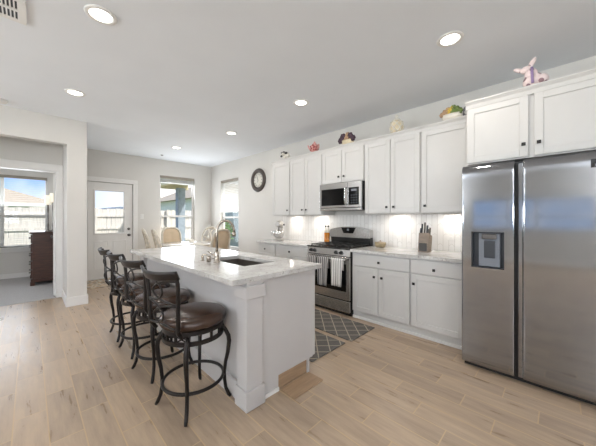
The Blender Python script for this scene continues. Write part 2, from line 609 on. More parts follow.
def make_emit(name, col, s):
    m, nt, b = new_mat(name)
    b.inputs['Base Color'].default_value = col
    b.inputs['Emission Color'].default_value = col
    b.inputs['Emission Strength'].default_value = s
    nz = NOISE(nt, COORD(nt), 5, 2)
    nt.links.new(MIX(nt, nz, col, tuple(min(1, c * 1.02) for c in col[:3]) + (1,)), b.inputs['Base Color'])
    return m
M['lens'] = make_emit('lamp_lens', (1.0, 0.95, 0.88, 1), 6.0)
M['shade'] = make_emit('lamp_shade_glow', (1.0, 0.92, 0.76, 1), 0.55)

# ------------------------------------------------------------------ room shell
ZC, XW, YB, YH, YS = 2.80, 3.64, 7.10, 5.20, 5.95
XL, YF = -5.0, -4.0          # living-room walls out of frame
T = 0.12

MB().box(XL, XW, YF, YS, -0.05, 0.0).box(0.50, XW, YS, YB, -0.05, 0.0).build('floor', M['floor'])
struct(bpy.data.objects['floor'], 'plank tile floor', 'floor')
f = struct(box('floor_study', M['carpet'], -3.0, 0.50, YS, 8.6, -0.05, 0.005))
struct(box('ceiling', M['ceiling'], XL, XW + T, YF, 8.72, ZC, ZC + 0.1))

def wall_x(name, x0, x1, y0, y1, z0, z1, holes, m=None):
    """wall whose faces look along X; holes (ya, yb, za, zb)"""
    b = MB()
    ys = y0
    for ya, yb, za, zb in sorted(holes):
        if ya > ys: b.box(x0, x1, ys, ya, z0, z1)
        if za > z0: b.box(x0, x1, ya, yb, z0, za)
        if zb < z1: b.box(x0, x1, ya, yb, zb, z1)
        ys = yb
    if ys < y1: b.box(x0, x1, ys, y1, z0, z1)
    return struct(b.build(name, m or M['wall']))

def wall_y(name, y0, y1, x0, x1, z0, z1, holes, m=None):
    b = MB()
    xs = x0
    for xa, xb, za, zb in sorted(holes):
        if xa > xs: b.box(xs, xa, y0, y1, z0, z1)
        if za > z0: b.box(xa, xb, y0, y1, z0, za)
        if zb < z1: b.box(xa, xb, y0, y1, zb, z1)
        xs = xb
    if xs < x1: b.box(xs, x1, y0, y1, z0, z1)
    return struct(b.build(name, m or M['wall']))

WB = (2.28, 3.16, 0.56, 2.41)      # dining window in the back wall (x0,x1,z0,z1)
WR = (5.68, 6.56, 0.56, 2.35)      # side window (y0,y1,z0,z1)
DR = (0.85, 1.69, 0.0, 2.12)       # garden door
WS = (-1.15, 0.295, 0.68, 2.28)    # study window
wall_x('wall_right', XW, XW + T, YF, YB + T, 0, ZC, [WR])
wall_y('wall_back', YB, YB + T, 0.50, XW, 0, ZC, [DR, WB])
wall_x('wall_pillar', 0.387, 0.62, YH, YS + T, 0, ZC, [])
wall_x('wall_divider', 0.50, 0.62, YS + T, 8.6, 0, ZC, [])
wall_y('wall_header', YH, YH + 0.13, XL, 0.387, 0, ZC, [(-1.7, 0.387, 0, 2.42)])
wall_y('wall_study', YS, YS + T, -3.0, 0.387, 0, ZC, [(-1.25, 0.315, 0, 2.10)])
wall_y('wall_study_far', 8.6, 8.6 + T, -3.0, 0.62, 0, ZC, [WS])
wall_x('wall_study_side', -3.0 - T, -3.0, YH, 8.72, 0, ZC, [])
wall_x('wall_left', XL - T, XL, YF, YH + 0.13, 0, ZC, [(-3.6, -1.2, 0.8, 2.2), (-0.9, 2.4, 1.0, 1.95), (3.1, 5.0, 0.8, 2.2)])
wall_y('wall_front', YF - T, YF, XL, XW, 0, ZC, [(-2.8, -0.4, 0.5, 2.4)])

# baseboards and casings
def trim(name, *a, bevel=0.004):
    return struct(box(name, M['trim'], *a, bevel=bevel))
b = MB().box(0.372, 0.635, YH - 0.015, YH, 0, 0.14, 0.003).box(0.62, 0.635, YH, YB, 0, 0.14, 0.003).box(0.372, 0.387, YH, YS, 0, 0.14, 0.003)
struct(b.build('baseboard_pillar', M['trim']))
trim('baseboard_back', 1.78, XW, YB - 0.015, YB, 0, 0.14)
trim('baseboard_right', XW - 0.015, XW, 4.03, YB - 0.015, 0, 0.14)
trim('baseboard_study', -3.0, 0.5, 8.585, 8.6, 0, 0.11)
trim('baseboard_left', XL, XL + 0.015, YF, YH, 0, 0.14)
# study casing: head and right leg around the opening
b = MB().box(-1.36, 0.425, YS - 0.02, YS, 2.10, 2.21, 0.004).box(0.315, 0.425, YS - 0.02, YS, 0, 2.10, 0.004).box(-1.36, -1.25, YS - 0.02, YS, 0, 2.10, 0.004)
b.box(0.300, 0.315, YS - 0.01, YS + T + 0.01, 0, 2.10, 0.002).box(-1.25, 0.315, YS - 0.01, YS + T + 0.01, 2.085, 2.10, 0.002)
struct(b.build('trim_1', M['trim']))
# garden door casing
b = MB().box(0.74, 0.85, YB - 0.02, YB, 0, 2.12, 0.004).box(1.69, 1.785, YB - 0.02, YB, 0, 2.12, 0.004).box(0.74, 1.785, YB - 0.02, YB, 2.12, 2.215, 0.004)
struct(b.build('trim_2', M['trim']))

# garden door: half glass over two panels
d = empty('door_1', (1.27, YB + 0.03, 0), 'white half glass garden door', 'door', kind='structure')
x0, x1, y0, y1 = 0.858, 1.682, YB + 0.01, YB + 0.055
gx0, gx1, gz0, gz1 = 0.985, 1.515, 1.0, 1.925
b = MB().box(x0, gx0, y0, y1, 0.015, 2.11, 0.002).box(gx1, x1, y0, y1, 0.015, 2.11, 0.002)
b.box(gx0, gx1, y0, y1, gz1, 2.11).box(gx0, gx1, y0, y1, 0.015, gz0)
for px0, px1 in ((0.965, 1.225), (1.305, 1.565)):
    for (a0, a1, c0, c1) in ((px0, px1, 0.22, 0.235), (px0, px1, 0.815, 0.83), (px0, px0 + 0.015, 0.22, 0.83), (px1 - 0.015, px1, 0.22, 0.83)):
        b.box(a0, a1, y0 - 0.008, y0, c0, c1, 0.003)
b.build('door_leaf', M['trim'], d)
b = MB()
for (a0, a1, c0, c1) in ((gx0 - 0.03, gx1 + 0.03, gz1, gz1 + 0.03), (gx0 - 0.03, gx1 + 0.03, gz0 - 0.03, gz0), (gx0 - 0.03, gx0, gz0, gz1), (gx1, gx1 + 0.03, gz0, gz1)):
    b.box(a0, a1, y0 - 0.012, y0, c0, c1, 0.004)
b.build('glass_frame', M['trim'], d)
box('pane', M['glass'], gx0, gx1, YB + 0.028, YB + 0.034, gz0, gz1, parent=d)
MB().lathe([(0, 0), (0.03, 0), (0.03, 0.008), (0.012, 0.012), (0.012, 0.03), (0.028, 0.04), (0.028, 0.06), (0, 0.068)], (1.61, y0, 0.945), '-Y', 16).build('knob', M['steel_dark'], d)
MB().lathe([(0, 0), (0.03, 0), (0.028, 0.018), (0, 0.02)], (1.61, y0, 1.085), '-Y', 16).build('deadbolt', M['steel_dark'], d)

# windows
def window_y(n, W, yin, depth, sash=True, vend=None):
    x0, x1, z0, z1 = W
    r = empty('window_%d' % n, ((x0 + x1) / 2, yin, z0), kind='structure')
    b = MB()
    fw = 0.04
    ym = yin + depth * 0.6
    b.box(x0, x0 + fw, ym, ym + 0.05, z0, z1, 0.004).box(x1 - fw, x1, ym, ym + 0.05, z0, z1, 0.004)
    b.box(x0, x1, ym, ym + 0.05, z1 - fw, z1, 0.004).box(x0, x1, ym, ym + 0.05, z0, z0 + fw, 0.004)
    zm = (z0 + z1) / 2 - 0.1
    b.box(x0, x1, ym - 0.01, ym + 0.05, zm - 0.025, zm + 0.025, 0.004)
    if vend:
        for v in vend: b.box(v - 0.03, v + 0.03, ym, ym + 0.05, z0, z1, 0.004)
    b.build('window_frame', M['trim'], r)
    box('pane', M['glass'], x0 + fw, x1 - fw, ym + 0.02, ym + 0.026, z0 + fw, z1 - fw, parent=r)
    b = MB().box(x0 - 0.05, x1 + 0.05, yin - 0.05, yin + depth * 0.6, z0 - 0.025, z0, 0.005)
    b.box(x0 - 0.03, x1 + 0.03, yin - 0.018, yin, z0 - 0.10, z0 - 0.025, 0.004)
    b.build('window_sill', M['trim'], r)
    return r

def window_x(n, W, xin, sgn, depth=T, vend=None):
    y0, y1, z0, z1 = W
    r = empty('window_%d' % n, (xin, (y0 + y1) / 2, z0), kind='structure')
    b = MB()
    fw = 0.04
    xa = xin + sgn * depth * 0.55
    xb = xa + sgn * 0.05
    X0, X1 = min(xa, xb), max(xa, xb)
    b.box(X0, X1, y0, y0 + fw, z0, z1, 0.004).box(X0, X1, y1 - fw, y1, z0, z1, 0.004)
    b.box(X0, X1, y0, y1, z1 - fw, z1, 0.004).box(X0, X1, y0, y1, z0, z0 + fw, 0.004)
    zm = (z0 + z1) / 2 - 0.1
    b.box(X0, X1, y0, y1, zm - 0.025, zm + 0.025, 0.004)
    if vend:
        for v in vend: b.box(X0, X1, v - 0.04, v + 0.04, z0, z1, 0.004)
    b.build('window_frame', M['trim'], r)
    box('pane', M['glass'], (X0 + X1) / 2 - 0.003, (X0 + X1) / 2 + 0.003, y0 + fw, y1 - fw, z0 + fw, z1 - fw, parent=r)
    sa, sb = xin - sgn * 0.05, xin + sgn * depth * 0.55
    MB().box(min(sa, sb), max(sa, sb), y0 - 0.05, y1 + 0.05, z0 - 0.025, z0, 0.005).build('window_sill', M['trim'], r)
    return r

window_y(1, WB, YB, T)
window_x(2, WR, XW, 1)
window_y(3, WS, 8.6, T, vend=[-0.43])
window_x(4, (-3.6, -1.2, 0.8, 2.2), XL, -1, vend=[-2.4])
window_x(5, (-0.9, 2.4, 1.0, 1.95), XL, -1, vend=[0.75])
window_x(6, (3.1, 5.0, 0.8, 2.2), XL, -1, vend=[4.05])
window_y(7, (-2.8, -0.4, 0.5, 2.4), YF - T, T, vend=[-1.6])

# blinds
def blind_y(label, x0, x1, y, ztop, zbot, slats, gap, tilt, stack):
    r = empty('window_blind', ((x0 + x1) / 2, y, ztop), label, 'blind')
    box('valance', M['valance'], x0, x1, y - 0.035, y + 0.02, ztop - 0.06, ztop, 0.004, r)
    b = MB()
    z = ztop - 0.075
    if stack:
        for k in range(slats):
            b.box(x0 + 0.01, x1 - 0.01, y - 0.025, y + 0.02, z - 0.006 * k - 0.003, z - 0.006 * k)
        zb = z - 0.006 * slats
    else:
        k = 0
        while z - k * gap > zbot:
            zz = z - k * gap
            Mx = Matrix.Translation((0, y, zz)) @ Matrix.Rotation(tilt, 4, 'X')
            b.box(x0 + 0.01, x1 - 0.01, -0.023, 0.023, -0.0015, 0.0015, M=Mx)
            k += 1
        zb = zbot
    b.build('slats', M['blind'], r)
    box('bottom_rail', M['blind'], x0 + 0.01, x1 - 0.01, y - 0.025, y + 0.02, zb - 0.02, zb - 0.004, 0.003, r)
    return r
blind_y('raised blind stacked at the top of the dining window beside the garden door', WB[0] + 0.005, WB[1] - 0.005, YB + 0.03, WB[3] - 0.002, 2.2, 14, 0, 0, True)
blind_y('open white slat blind over the carpeted study window', WS[0] + 0.01, WS[1] - 0.01, 8.6 + 0.03, WS[3] - 0.002, 0.72, 0, 0.043, R(4), False)
r = empty('window_blind', (XW + 0.03, 6.12, WR[3]), 'half lowered white blind in the side window left of the clock', 'blind')
box('valance', M['valance'], XW + 0.005, XW + 0.055, WR[0] + 0.005, WR[1] - 0.005, WR[3] - 0.062, WR[3] - 0.002, 0.004, r)
b = MB()
z = WR[3] - 0.085
while z > 1.52:
    b.box(-0.023, 0.023, WR[0] + 0.01, WR[1] - 0.01, -0.0015, 0.0015, M=Matrix.Translation((XW + 0.03, 0, z)) @ Matrix.Rotation(R(-52), 4, 'Y'))
    z -= 0.042
b.build('slats', M['blind'], r)
box('bottom_rail', M['blind'], XW + 0.01, XW + 0.05, WR[0] + 0.01, WR[1] - 0.01, 1.49, 1.51, 0.003, r)

# study door, open into the room
d = empty('door_2', (0.29, YS + T + 0.02, 0), 'white study door standing open', 'door', kind='structure')
LM = Matrix.Translation((0.311, YS + T + 0.012, 0)) @ Matrix.Rotation(R(-5.0), 4, 'Z')
b = MB().box(-0.036, 0.0, 0, 0.76, 0.012, 2.07, 0.002, M=LM)
b.build('door_leaf', M['trim'], d)
MB().lathe([(0, 0), (0.03, 0), (0.03, 0.008), (0.012, 0.012), (0.012, 0.03), (0.027, 0.04), (0.027, 0.06), (0, 0.066)], (-0.036, 0.69, 0.98), '-X', 14, M=LM).build('knob', M['steel_dark'], d)

# ------------------------------------------------------------------ outdoors
g = struct(box('ground_lawn', M['grass'], -40, 40, 8.75, 60, -0.35, -0.2))
struct(box('ground_side', M['grass'], XW + T + 0.01, 40, -5, 8.75, -0.35, -0.2))
struct(box('ground_left', M['grass'], -40, XL - T - 0.01, -30, 8.75, -0.35, -0.2))
struct(box('ground_front', M['grass'], XL - T, 40, -30, YF - T - 0.01, -0.35, -0.2))
struct(box('patio', M['concrete'], 0.3, 6.2, 7.24, 8.75, -0.2, -0.05), 'concrete patio slab', 'patio')

def fence(name, ax, a0, a1, at, z0, z1, mat, label, bw=0.14, rails=(0.45, 1.0, 1.44), side=-1):
    r = empty(name, ((a0 + a1) / 2, at, z0) if ax == 'X' else (at, (a0 + a1) / 2, z0), label, 'fence')
    b = MB(); n = 0
    p = a0
    while p < a1:
        h = z1 + random.uniform(-0.02, 0.02)
        if ax == 'X': b.box(p, p + bw - 0.008, at, at + 0.018, z0, h)
        else: b.box(at, at + 0.018, p, p + bw - 0.008, z0, h)
        p += bw
    b.build('boards', mat, r)
    for z in rails:
        if ax == 'X': box('rail', mat, a0, a1, at + side * 0.04, at, z - 0.045, z + 0.045, 0, r)
        else: box('rail', mat, at + side * 0.04, at, a0, a1, z - 0.045, z + 0.045, 0, r)
    p = a0
    while p <= a1:
        if ax == 'X': box('post', mat, p - 0.05, p + 0.05, at + side * 0.13, at + side * 0.04, z0, z1 + 0.02, 0, r)
        else: box('post', mat, at + side * 0.13, at + side * 0.04, p - 0.05, p + 0.05, z0, z1 + 0.02, 0, r)
        p += 2.4
    return r
fence('garden_fence', 'X', -8.0, 7.0, 11.6, -0.2, 1.68, M['fence'], 'weathered pale board fence behind the garden door and study window')
fence('side_fence', 'Y', 2.0, 11.4, 6.6, -0.2, 1.62, M['fence_dark'], 'shaded dark board fence outside the side window', rails=(0.4, 1.3))

# patio roof with post and downspout
r = empty('patio_roof', (3.8, 9.2, 2.5), 'tan boarded patio roof outside the dining window', 'patio roof')
box('soffit', M['patio_beam'], 3.15, 4.4, 7.24, 10.6, 2.66, 2.72, 0, r)
b = MB().box(3.15, 3.30, 7.24, 10.6, 2.46, 2.66).box(3.30, 4.4, 10.45, 10.6, 2.46, 2.66)
b.build('beam', M['patio_beam'], r)
b = MB()
for k in range(8): b.box(3.3, 4.4, 7.5 + 0.4 * k, 7.53 + 0.4 * k, 2.63, 2.66)
b.build('battens', M['patio_beam'], r)
o = MB().box(3.80, 4.06, 9.90, 10.16, -0.2, 2.46, 0.01).build('patio_post', M['patio_post'])
tag(o, 'blue grey square patio post outside the dining window', 'post')
box('patio_slab', M['concrete'], 0.3, 6.2, 8.75, 10.8, -0.2, -0.06)
struct(bpy.data.objects['patio_slab'], 'concrete patio slab', 'patio')
o = MB().tube([(3.30, 10.75, 2.44), (3.10, 10.75, 2.34), (2.98, 10.75, 2.26), (2.93, 10.75, 2.15), (2.93, 10.75, 1.2), (2.93, 10.75, -0.15)], 0.04, 8).build('downspout', M['patio_post'])
tag(o, 'grey downspout pipe bending down beside the patio roof', 'downspout')

def house(name, x0, x1, y0, y1, zw, zr, wall, roof, label, win=True, ridge='X', band=None):
    r = empty(name, ((x0 + x1) / 2, (y0 + y1) / 2, -0.2), label, 'house')
    box('walls', wall, x0, x1, y0, y1, -0.2, zw, 0, r)
    e = 0.4
    if ridge == 'X':
        ym = (y0 + y1) / 2
        t = (y1 - y0) * 0.35
        t = min(t, (x1 - x0) * 0.4)
        bm = MB()
        tb = bmesh.new()
        P = [(x0 - e, y0 - e, zw), (x1 + e, y0 - e, zw), (x1 + e, y1 + e, zw), (x0 - e, y1 + e, zw), (x0 + t, ym, zr), (x1 - t, ym, zr)]
        V = [tb.verts.new(p) for p in P]
        for f in ((0, 1, 5, 4), (1, 2, 5), (2, 3, 4, 5), (3, 0, 4), (3, 2, 1, 0)):
            tb.faces.new([V[i] for i in f])
        bmesh.ops.recalc_face_normals(tb, faces=tb.faces[:])
        bm._merge(tb)
        bm.build('roof', roof, r)
    b = MB().box(x0 - e, x1 + e, y0 - e - 0.02, y0 - e, zw - 0.12, zw + 0.02)
    b.build('fascia', M['siding'], r)
    if band is not None:
        box('garage_panel', band, x0 + 0.4, x1 - 2.0, y0 - 0.03, y0, zw - 0.9, zw - 0.3, 0, r)
    if win:
        n = max(1, int((x1 - x0) / 3))
        for k in range(n):
            cx = x0 + (k + 0.5) * (x1 - x0) / n
            box('window', M['dark_plastic'], cx - 0.45, cx + 0.45, y0 - 0.03, y0, zw - 1.5, zw - 0.4, 0, r)
    return r
house('neighbour_house', -9.0, 0.7, 17.0, 25.0, 2.0, 3.35, M['siding'], M['roof_tan'], 'neighbouring house with a tan shingle roof beyond the study fence', True, band=M['teal'])
house('neighbour_house', 3.6, 18.0, 30.0, 40.0, 2.15, 2.75, M['siding'], M['roof_grey'], 'distant house with a blue grey roof seen through the garden door glass', True)
house('neighbour_house', 7.6, 17.0, 17.0, 26.0, 2.7, 4.6, M['siding'], M['roof_tan'], 'pale neighbouring house seen through the dining window beside the patio post', True)
house('neighbour_house', 10.5, 20.0, 4.0, 14.0, 3.0, 5.2, M['siding'], M['roof_grey'], 'pale house across the side fence outside the side window', False)

# shrub outside the side window
def shrub(label, c, rad, n, mat):
    r = empty('garden_shrub', (c[0], c[1], -0.2), label, 'shrub')
    b = MB()
    for k in range(n):
        a, e = random.uniform(0, 2 * pi), random.uniform(-0.5, 1.4)
        q = random.uniform(0.55, 1.0)
        p = Vector((c[0] + rad[0] * q * cos(a) * cos(e), c[1] + rad[1] * q * sin(a) * cos(e), c[2] + rad[2] * q * sin(e)))
        Mx = Matrix.Translation(p) @ Matrix.Rotation(random.uniform(0, 6.28), 4, 'Z') @ Matrix.Rotation(random.uniform(-1, 1), 4, 'X')
        b.blob((0, 0, 0), (0.09, 0.03, 0.012), 8, M=Mx)
    b.build('foliage', mat, r)
    b = MB()
    for k in range(5):
        a = k * 1.26
        b.tube([(c[0], c[1], -0.2), (c[0] + 0.2 * rad[0] * cos(a), c[1] + 0.2 * rad[1] * sin(a), c[2] * 0.5), (c[0] + 0.6 * rad[0] * cos(a), c[1] + 0.6 * rad[1] * sin(a), c[2] + 0.3)], 0.012, 6)
    b.build('stems', M['dark_wood'], r)
shrub('leafy green shrub growing outside the side window', (4.75, 8.1, 0.80), (0.22, 0.25, 0.45), 80, M['leaf'])

# ------------------------------------------------------------------ ceiling fittings
def can_light(x, y, label):
    r = empty('ceiling_light', (x, y, ZC), label, 'ceiling light', 'recessed ceiling lights')
    MB().lathe([(0.070, 0.0), (0.098, 0.0), (0.100, -0.004), (0.094, -0.008), (0.074, -0.009), (0.070, -0.006)], (x, y, ZC), 'Z', 32, loop=True).build('trim_ring', M['white_plastic'], r)
    MB().lathe([(0, -0.003), (0.071, -0.003), (0.071, -0.001), (0, -0.001)], (x, y, ZC), 'Z', 32).build('lens', M['lens'], r)
    area('lamp', (x, y, ZC - 0.010), (0, 0, -1), 0.14, 0.14, CAN_E, CAN_C, 'DISK', r)
    return r
can_light(0.366, 2.394, 'recessed ceiling light nearest the ceiling vent grille')
can_light(0.374, 4.074, 'recessed ceiling light in front of the pillar header')
can_light(2.454, 0.65, 'recessed ceiling light nearest the refrigerator')
can_light(2.443, 2.361, 'recessed ceiling light in front of the microwave')
can_light(2.457, 4.051, 'recessed ceiling light in line with the wall clock, beyond the microwave one')
can_light(2.146, 5.682, 'recessed ceiling light over the dining table')
can_light(-2.4, 2.4, 'unseen recessed light added to brighten the living area by its long window')  # extra lamp out of view, added to light the room
can_light(-2.4, -1.0, 'unseen recessed light added to brighten the living area near the garden windows')  # another out-of-view lamp added for room light
can_light(-0.7, 7.2, 'unseen recessed light added to brighten the carpeted study')  # unseen lamp added to lift the study's brightness
can_light(0.6, -1.9, 'unseen recessed light added to brighten the living area behind the viewpoint')  # added lamp behind the camera, only for its light

r = empty('ceiling_vent', (-0.22, 2.76, ZC), 'white ceiling vent grille with dark slots', 'vent')
b = MB().box(-0.44, -0.018, 2.60, 2.64, ZC - 0.012, ZC, 0.003).box(-0.44, -0.018, 2.875, 2.915, ZC - 0.012, ZC, 0.003)
b.box(-0.44, -0.40, 2.64, 2.875, ZC - 0.012, ZC).box(-0.058, -0.018, 2.64, 2.875, ZC - 0.012, ZC).box(-0.40, -0.058, 2.745, 2.77, ZC - 0.012, ZC)
b.build('vent_frame', M['white_plastic'], r)
box('vent_back', M['black'], -0.40, -0.058, 2.64, 2.875, ZC - 0.004, ZC - 0.001, 0, r)
b = MB()
for k in range(18):
    xx = -0.395 + k * 0.0195
    b.box(xx, xx + 0.008, 2.64, 2.875, ZC - 0.011, ZC - 0.003)
b.build('louvres', M['white_plastic'], r)
o = MB().lathe([(0, 0), (0.065, 0), (0.065, -0.02), (0.05, -0.035), (0, -0.038)], (-0.26, 4.98, ZC), 'Z', 24).build('smoke_detector', M['white_plastic'])
tag(o, 'round white smoke detector on the ceiling before the pillar header', 'smoke detector')
r = empty('sprinkler_head', (2.158, 6.58, ZC), 'small dark sprinkler head on the ceiling beyond the dining light', 'sprinkler')
MB().lathe([(0, 0), (0.032, 0), (0.030, -0.005), (0, -0.007)], (2.158, 6.58, ZC), 'Z', 16).build('escutcheon', M['steel_dark'], r)
MB().lathe([(0, -0.006), (0.008, -0.006), (0.008, -0.016), (0.016, -0.017), (0.016, -0.020), (0, -0.021)], (2.158, 6.58, ZC), 'Z', 12).build('deflector', M['steel_dark'], r)

# ------------------------------------------------------------------ cabinets
def shaker(b, xf, y0, y1, z0, z1, rail=0.058, th=0.02, rec=0.009):
    """door facing -X, front face at xf"""
    bv = 0.0025
    b.box(xf, xf + th, y0, y0 + rail, z0, z1, bv, 1).box(xf, xf + th, y1 - rail, y1, z0, z1, bv, 1)
    b.box(xf, xf + th, y0 + rail, y1 - rail, z1 - rail, z1, bv, 1).box(xf, xf + th, y0 + rail, y1 - rail, z0, z0 + rail, bv, 1)
    b.box(xf + rec, xf + th, y0 + rail - 0.002, y1 - rail + 0.002, z0 + rail - 0.002, z1 - rail + 0.002)
    return b

def knob(parent, x, y, z):
    b = MB().lathe([(0, 0), (0.007, 0), (0.006, -0.016), (0, -0.016)], (x, y, z), 'X', 10)
    b.box(x - 0.026, x - 0.014, y - 0.014, y + 0.014, z - 0.014, z + 0.014, 0.003)
    return b.build('knob', M['black'], parent)

XU = 3.29
def wall_cabinet(y0, y1, z0, z1, doors, knobs, label, xf=XU, crown=True):
    r = empty('wall_cabinet', (XW - 0.01, (y0 + y1) / 2, z0), label, 'cabinet', 'white wall cabinets')
    XB = xf + 0.022
    b = MB().box(XB, XW - 0.003, y0 + 0.001, y1 - 0.001, z0, z1, 0.001)
    b.build('body', M['cabinet'], r)
    for (a, c), (ky, kz) in zip(doors, knobs):
        dr = shaker(MB(), xf, a, c, z0 + 0.012, z1 - 0.01).build('door', M['cabinet'], r)
        knob(dr, xf, ky, kz)
    if crown:
        b = MB().prism([(xf - 0.004, z1 - 0.012), (xf - 0.012, z1 + 0.02), (xf - 0.03, z1 + 0.045), (xf - 0.03, z1 + 0.055), (XW - 0.004, z1 + 0.055), (XW - 0.004, z1 + 0.001), (xf + 0.023, z1 + 0.001), (xf + 0.023, z1 - 0.012)], y0 + 0.001, y1 - 0.001, 'Y')
        b.build('crown', M['cabinet'], r)
    return r

ZU0, ZU1 = 1.375, 2.355
wall_cabinet(3.465, 3.96, ZU0, ZU1, [(3.475, 3.948)], [(3.516, 1.465)], 'narrow white wall cabinet nearest the clock, above the stand mixer')
wall_cabinet(2.715, 3.465, ZU0, ZU1, [(3.098, 3.455), (2.725, 3.09)], [(3.145, 1.465), (3.051, 1.465)], 'two door white wall cabinet left of the microwave')
wall_cabinet(1.95, 2.715, 1.85, ZU1, [(2.338, 2.705), (1.96, 2.33)], [(2.38, 1.945), (2.285, 1.945)], 'short two door white wall cabinet over the microwave')
wall_cabinet(1.19, 1.95, ZU0, ZU1, [(1.574, 1.94), (1.20, 1.566)], [(1.613, 1.462), (1.52, 1.462)], 'two door white wall cabinet right of the microwave')
wall_cabinet(0.66, 1.19, ZU0, ZU1, [(0.668, 1.18)], [(1.135, 1.462)], 'single door white wall cabinet above the knife block')
# deep cabinet over the refrigerator
rf = wall_cabinet(-0.275, 0.652, 1.83, 2.375, [(0.192, 0.642), (-0.265, 0.155)], [(0.222, 1.945), (0.124, 1.945)], 'deep white cabinet above the refrigerator', xf=2.985)

def base_cabinet(y0, y1, drawer, doors, dk, kn, label, endl=False):
    r = empty('base_cabinet', (XW - 0.01, (y0 + y1) / 2, 0), label, 'cabinet', 'white base cabinets')
    xf = 2.995
    box('body', M['cabinet'], xf + 0.022, XW - 0.003, y0 + 0.001, y1 - 0.001, 0.10, 0.873, 0.001, r)
    box('toe_kick', M['cabinet'], xf + 0.045, XW - 0.003, y0 + 0.001, y1 - 0.001, 0.0, 0.10, 0, r)
    d = MB().box(xf, xf + 0.02, drawer[0], drawer[1], 0.705, 0.853, 0.004)
    d = d.build('drawer', M['cabinet'], r)
    knob(d, xf, dk[0], dk[1])
    for (a, c), (ky, kz) in zip(doors, kn):
        dr = shaker(MB(), xf, a, c, 0.115, 0.693).build('door', M['cabinet'], r)
        knob(dr, xf, ky, kz)
    return r
base_cabinet(1.195, 1.965, (1.205, 1.94), [(1.588, 1.94), (1.205, 1.580)], (1.57, 0.772), [(1.631, 0.59), (1.531, 0.59)], 'white base cabinet with one wide drawer right of the range')
base_cabinet(0.66, 1.195, (0.668, 1.185), [(0.668, 1.185)], (0.942, 0.765), [(1.151, 0.59)], 'white base cabinet with one door beside the refrigerator')
base_cabinet(2.742, 3.52, (2.752, 3.51), [(3.135, 3.51), (2.752, 3.127)], (3.15, 0.772), [(3.18, 0.59), (3.08, 0.59)], 'white base cabinet left of the range with one wide drawer')
base_cabinet(3.52, 4.01, (3.53, 4.0), [(3.53, 4.0)], (3.79, 0.772), [(3.58, 0.59)], 'white base cabinet under the stand mixer at the counter end')
# shoe moulding along the base cabinets
struct(box('trim_3', M['trim'], 3.022, 3.04, 0.655, 1.965, 0, 0.035, 0.004))
struct(box('trim_4', M['trim'], 3.022, 3.04, 2.742, 4.01, 0, 0.035, 0.004))
# worktops
o = MB().box(2.962, XW - 0.002, 0.652, 1.967, 0.874, 0.910, 0.003).build('worktop', M['granite']); tag(o, 'speckled white granite worktop between the range and refrigerator', 'worktop')
o = MB().box(2.962, XW - 0.002, 2.742, 4.03, 0.874, 0.910, 0.003).build('worktop', M['granite']); tag(o, 'speckled white granite worktop under the stand mixer', 'worktop')
# backsplash
struct(box('wall_backsplash', M['backsplash'], XW - 0.012, XW - 0.001, 0.66, 4.02, 0.911, 1.374), 'white picket tile backsplash', 'backsplash')

# under-cabinet lights
for y, lab in ((3.62, 'under cabinet puck light beneath the cabinet nearest the clock'), (2.98, 'under cabinet puck light just left of the microwave'),
               (1.58, 'under cabinet puck light just right of the microwave'), (0.90, 'under cabinet puck light above the worktop end by the refrigerator')):
    r = empty('under_cabinet_light', (3.50, y, 1.375), lab, 'cabinet light', 'under cabinet lights')
    MB().lathe([(0, 0), (0.045, 0), (0.045, -0.008), (0.036, -0.012), (0, -0.0125)], (3.50, y, 1.3745), 'Z', 20).build('housing', M['white_plastic'], r)
    area('lamp', (3.50, y, 1.3605), (0.12, 0, -1), 0.06, 0.06, PUCK_E, (1.0, 0.93, 0.84), 'DISK', r)

def plate(x, y, z, label, kind='outlet', nrm='X'):
    r = empty('wall_outlet' if kind == 'outlet' else 'light_switch', (x, y, z), label, kind)
    if nrm == 'X':
        box('cover_plate', M['white_plastic'], x - 0.006, x, y - 0.037, y + 0.037, z - 0.058, z + 0.058, 0.003, r)
        for dz in ((-0.02, 0.02) if kind == 'outlet' else (0,)):
            box('receptacle', M['trim'], x - 0.009, x - 0.005, y - 0.016, y + 0.016, z + dz - 0.014, z + dz + 0.014, 0.003, r)
    else:
        box('cover_plate', M['white_plastic'], x - 0.037, x + 0.037, y - 0.006, y, z - 0.058, z + 0.058, 0.003, r)
        box('rocker', M['trim'], x - 0.016, x + 0.016, y - 0.010, y - 0.005, z - 0.032, z + 0.032, 0.002, r)
plate(XW - 0.0125, 1.65, 1.09, 'white outlet on the backsplash between the lidded bowl and knife block')
plate(XW - 0.0125, 0.95, 1.10, 'white outlet on the backsplash right of the knife block')
plate(XW - 0.0125, 3.52, 1.09, 'white outlet on the backsplash beside the stand mixer')
plate(1.88, YB - 0.0005, 1.37, 'white light switch on the wall right of the garden door', 'light switch', 'Y')

# ------------------------------------------------------------------ range
r = empty('gas_range', (3.3, 2.355, 0), 'stainless gas range with black grates and arched backguard', 'stove')
y0, y1 = 1.972, 2.738
xf = 2.965
box('body', M['black_enamel'], xf + 0.03, 3.60, y0, y1, 0.03, 0.895, 0.003, r)
box('toe_base', M['black'], xf + 0.06, 3.58, y0 + 0.02, y1 - 0.02, 0.0, 0.03, 0, r)
MB().box(xf, xf + 0.03, y0 + 0.004, y1 - 0.004, 0.055, 0.205, 0.006).build('drawer', M['steel'], r)
od = MB().box(xf, xf + 0.03, y0 + 0.004, y1 - 0.004, 0.215, 0.795, 0.006).build('oven_door', M['steel'], r)
box('oven_window', M['black_gloss'], xf - 0.004, xf + 0.002, y0 + 0.06, y1 - 0.06, 0.33, 0.70, 0.002, od)
hb = MB().tube([(xf - 0.045, y0 + 0.04, 0.762), (xf - 0.045, y1 - 0.04, 0.762)], 0.012, 10)
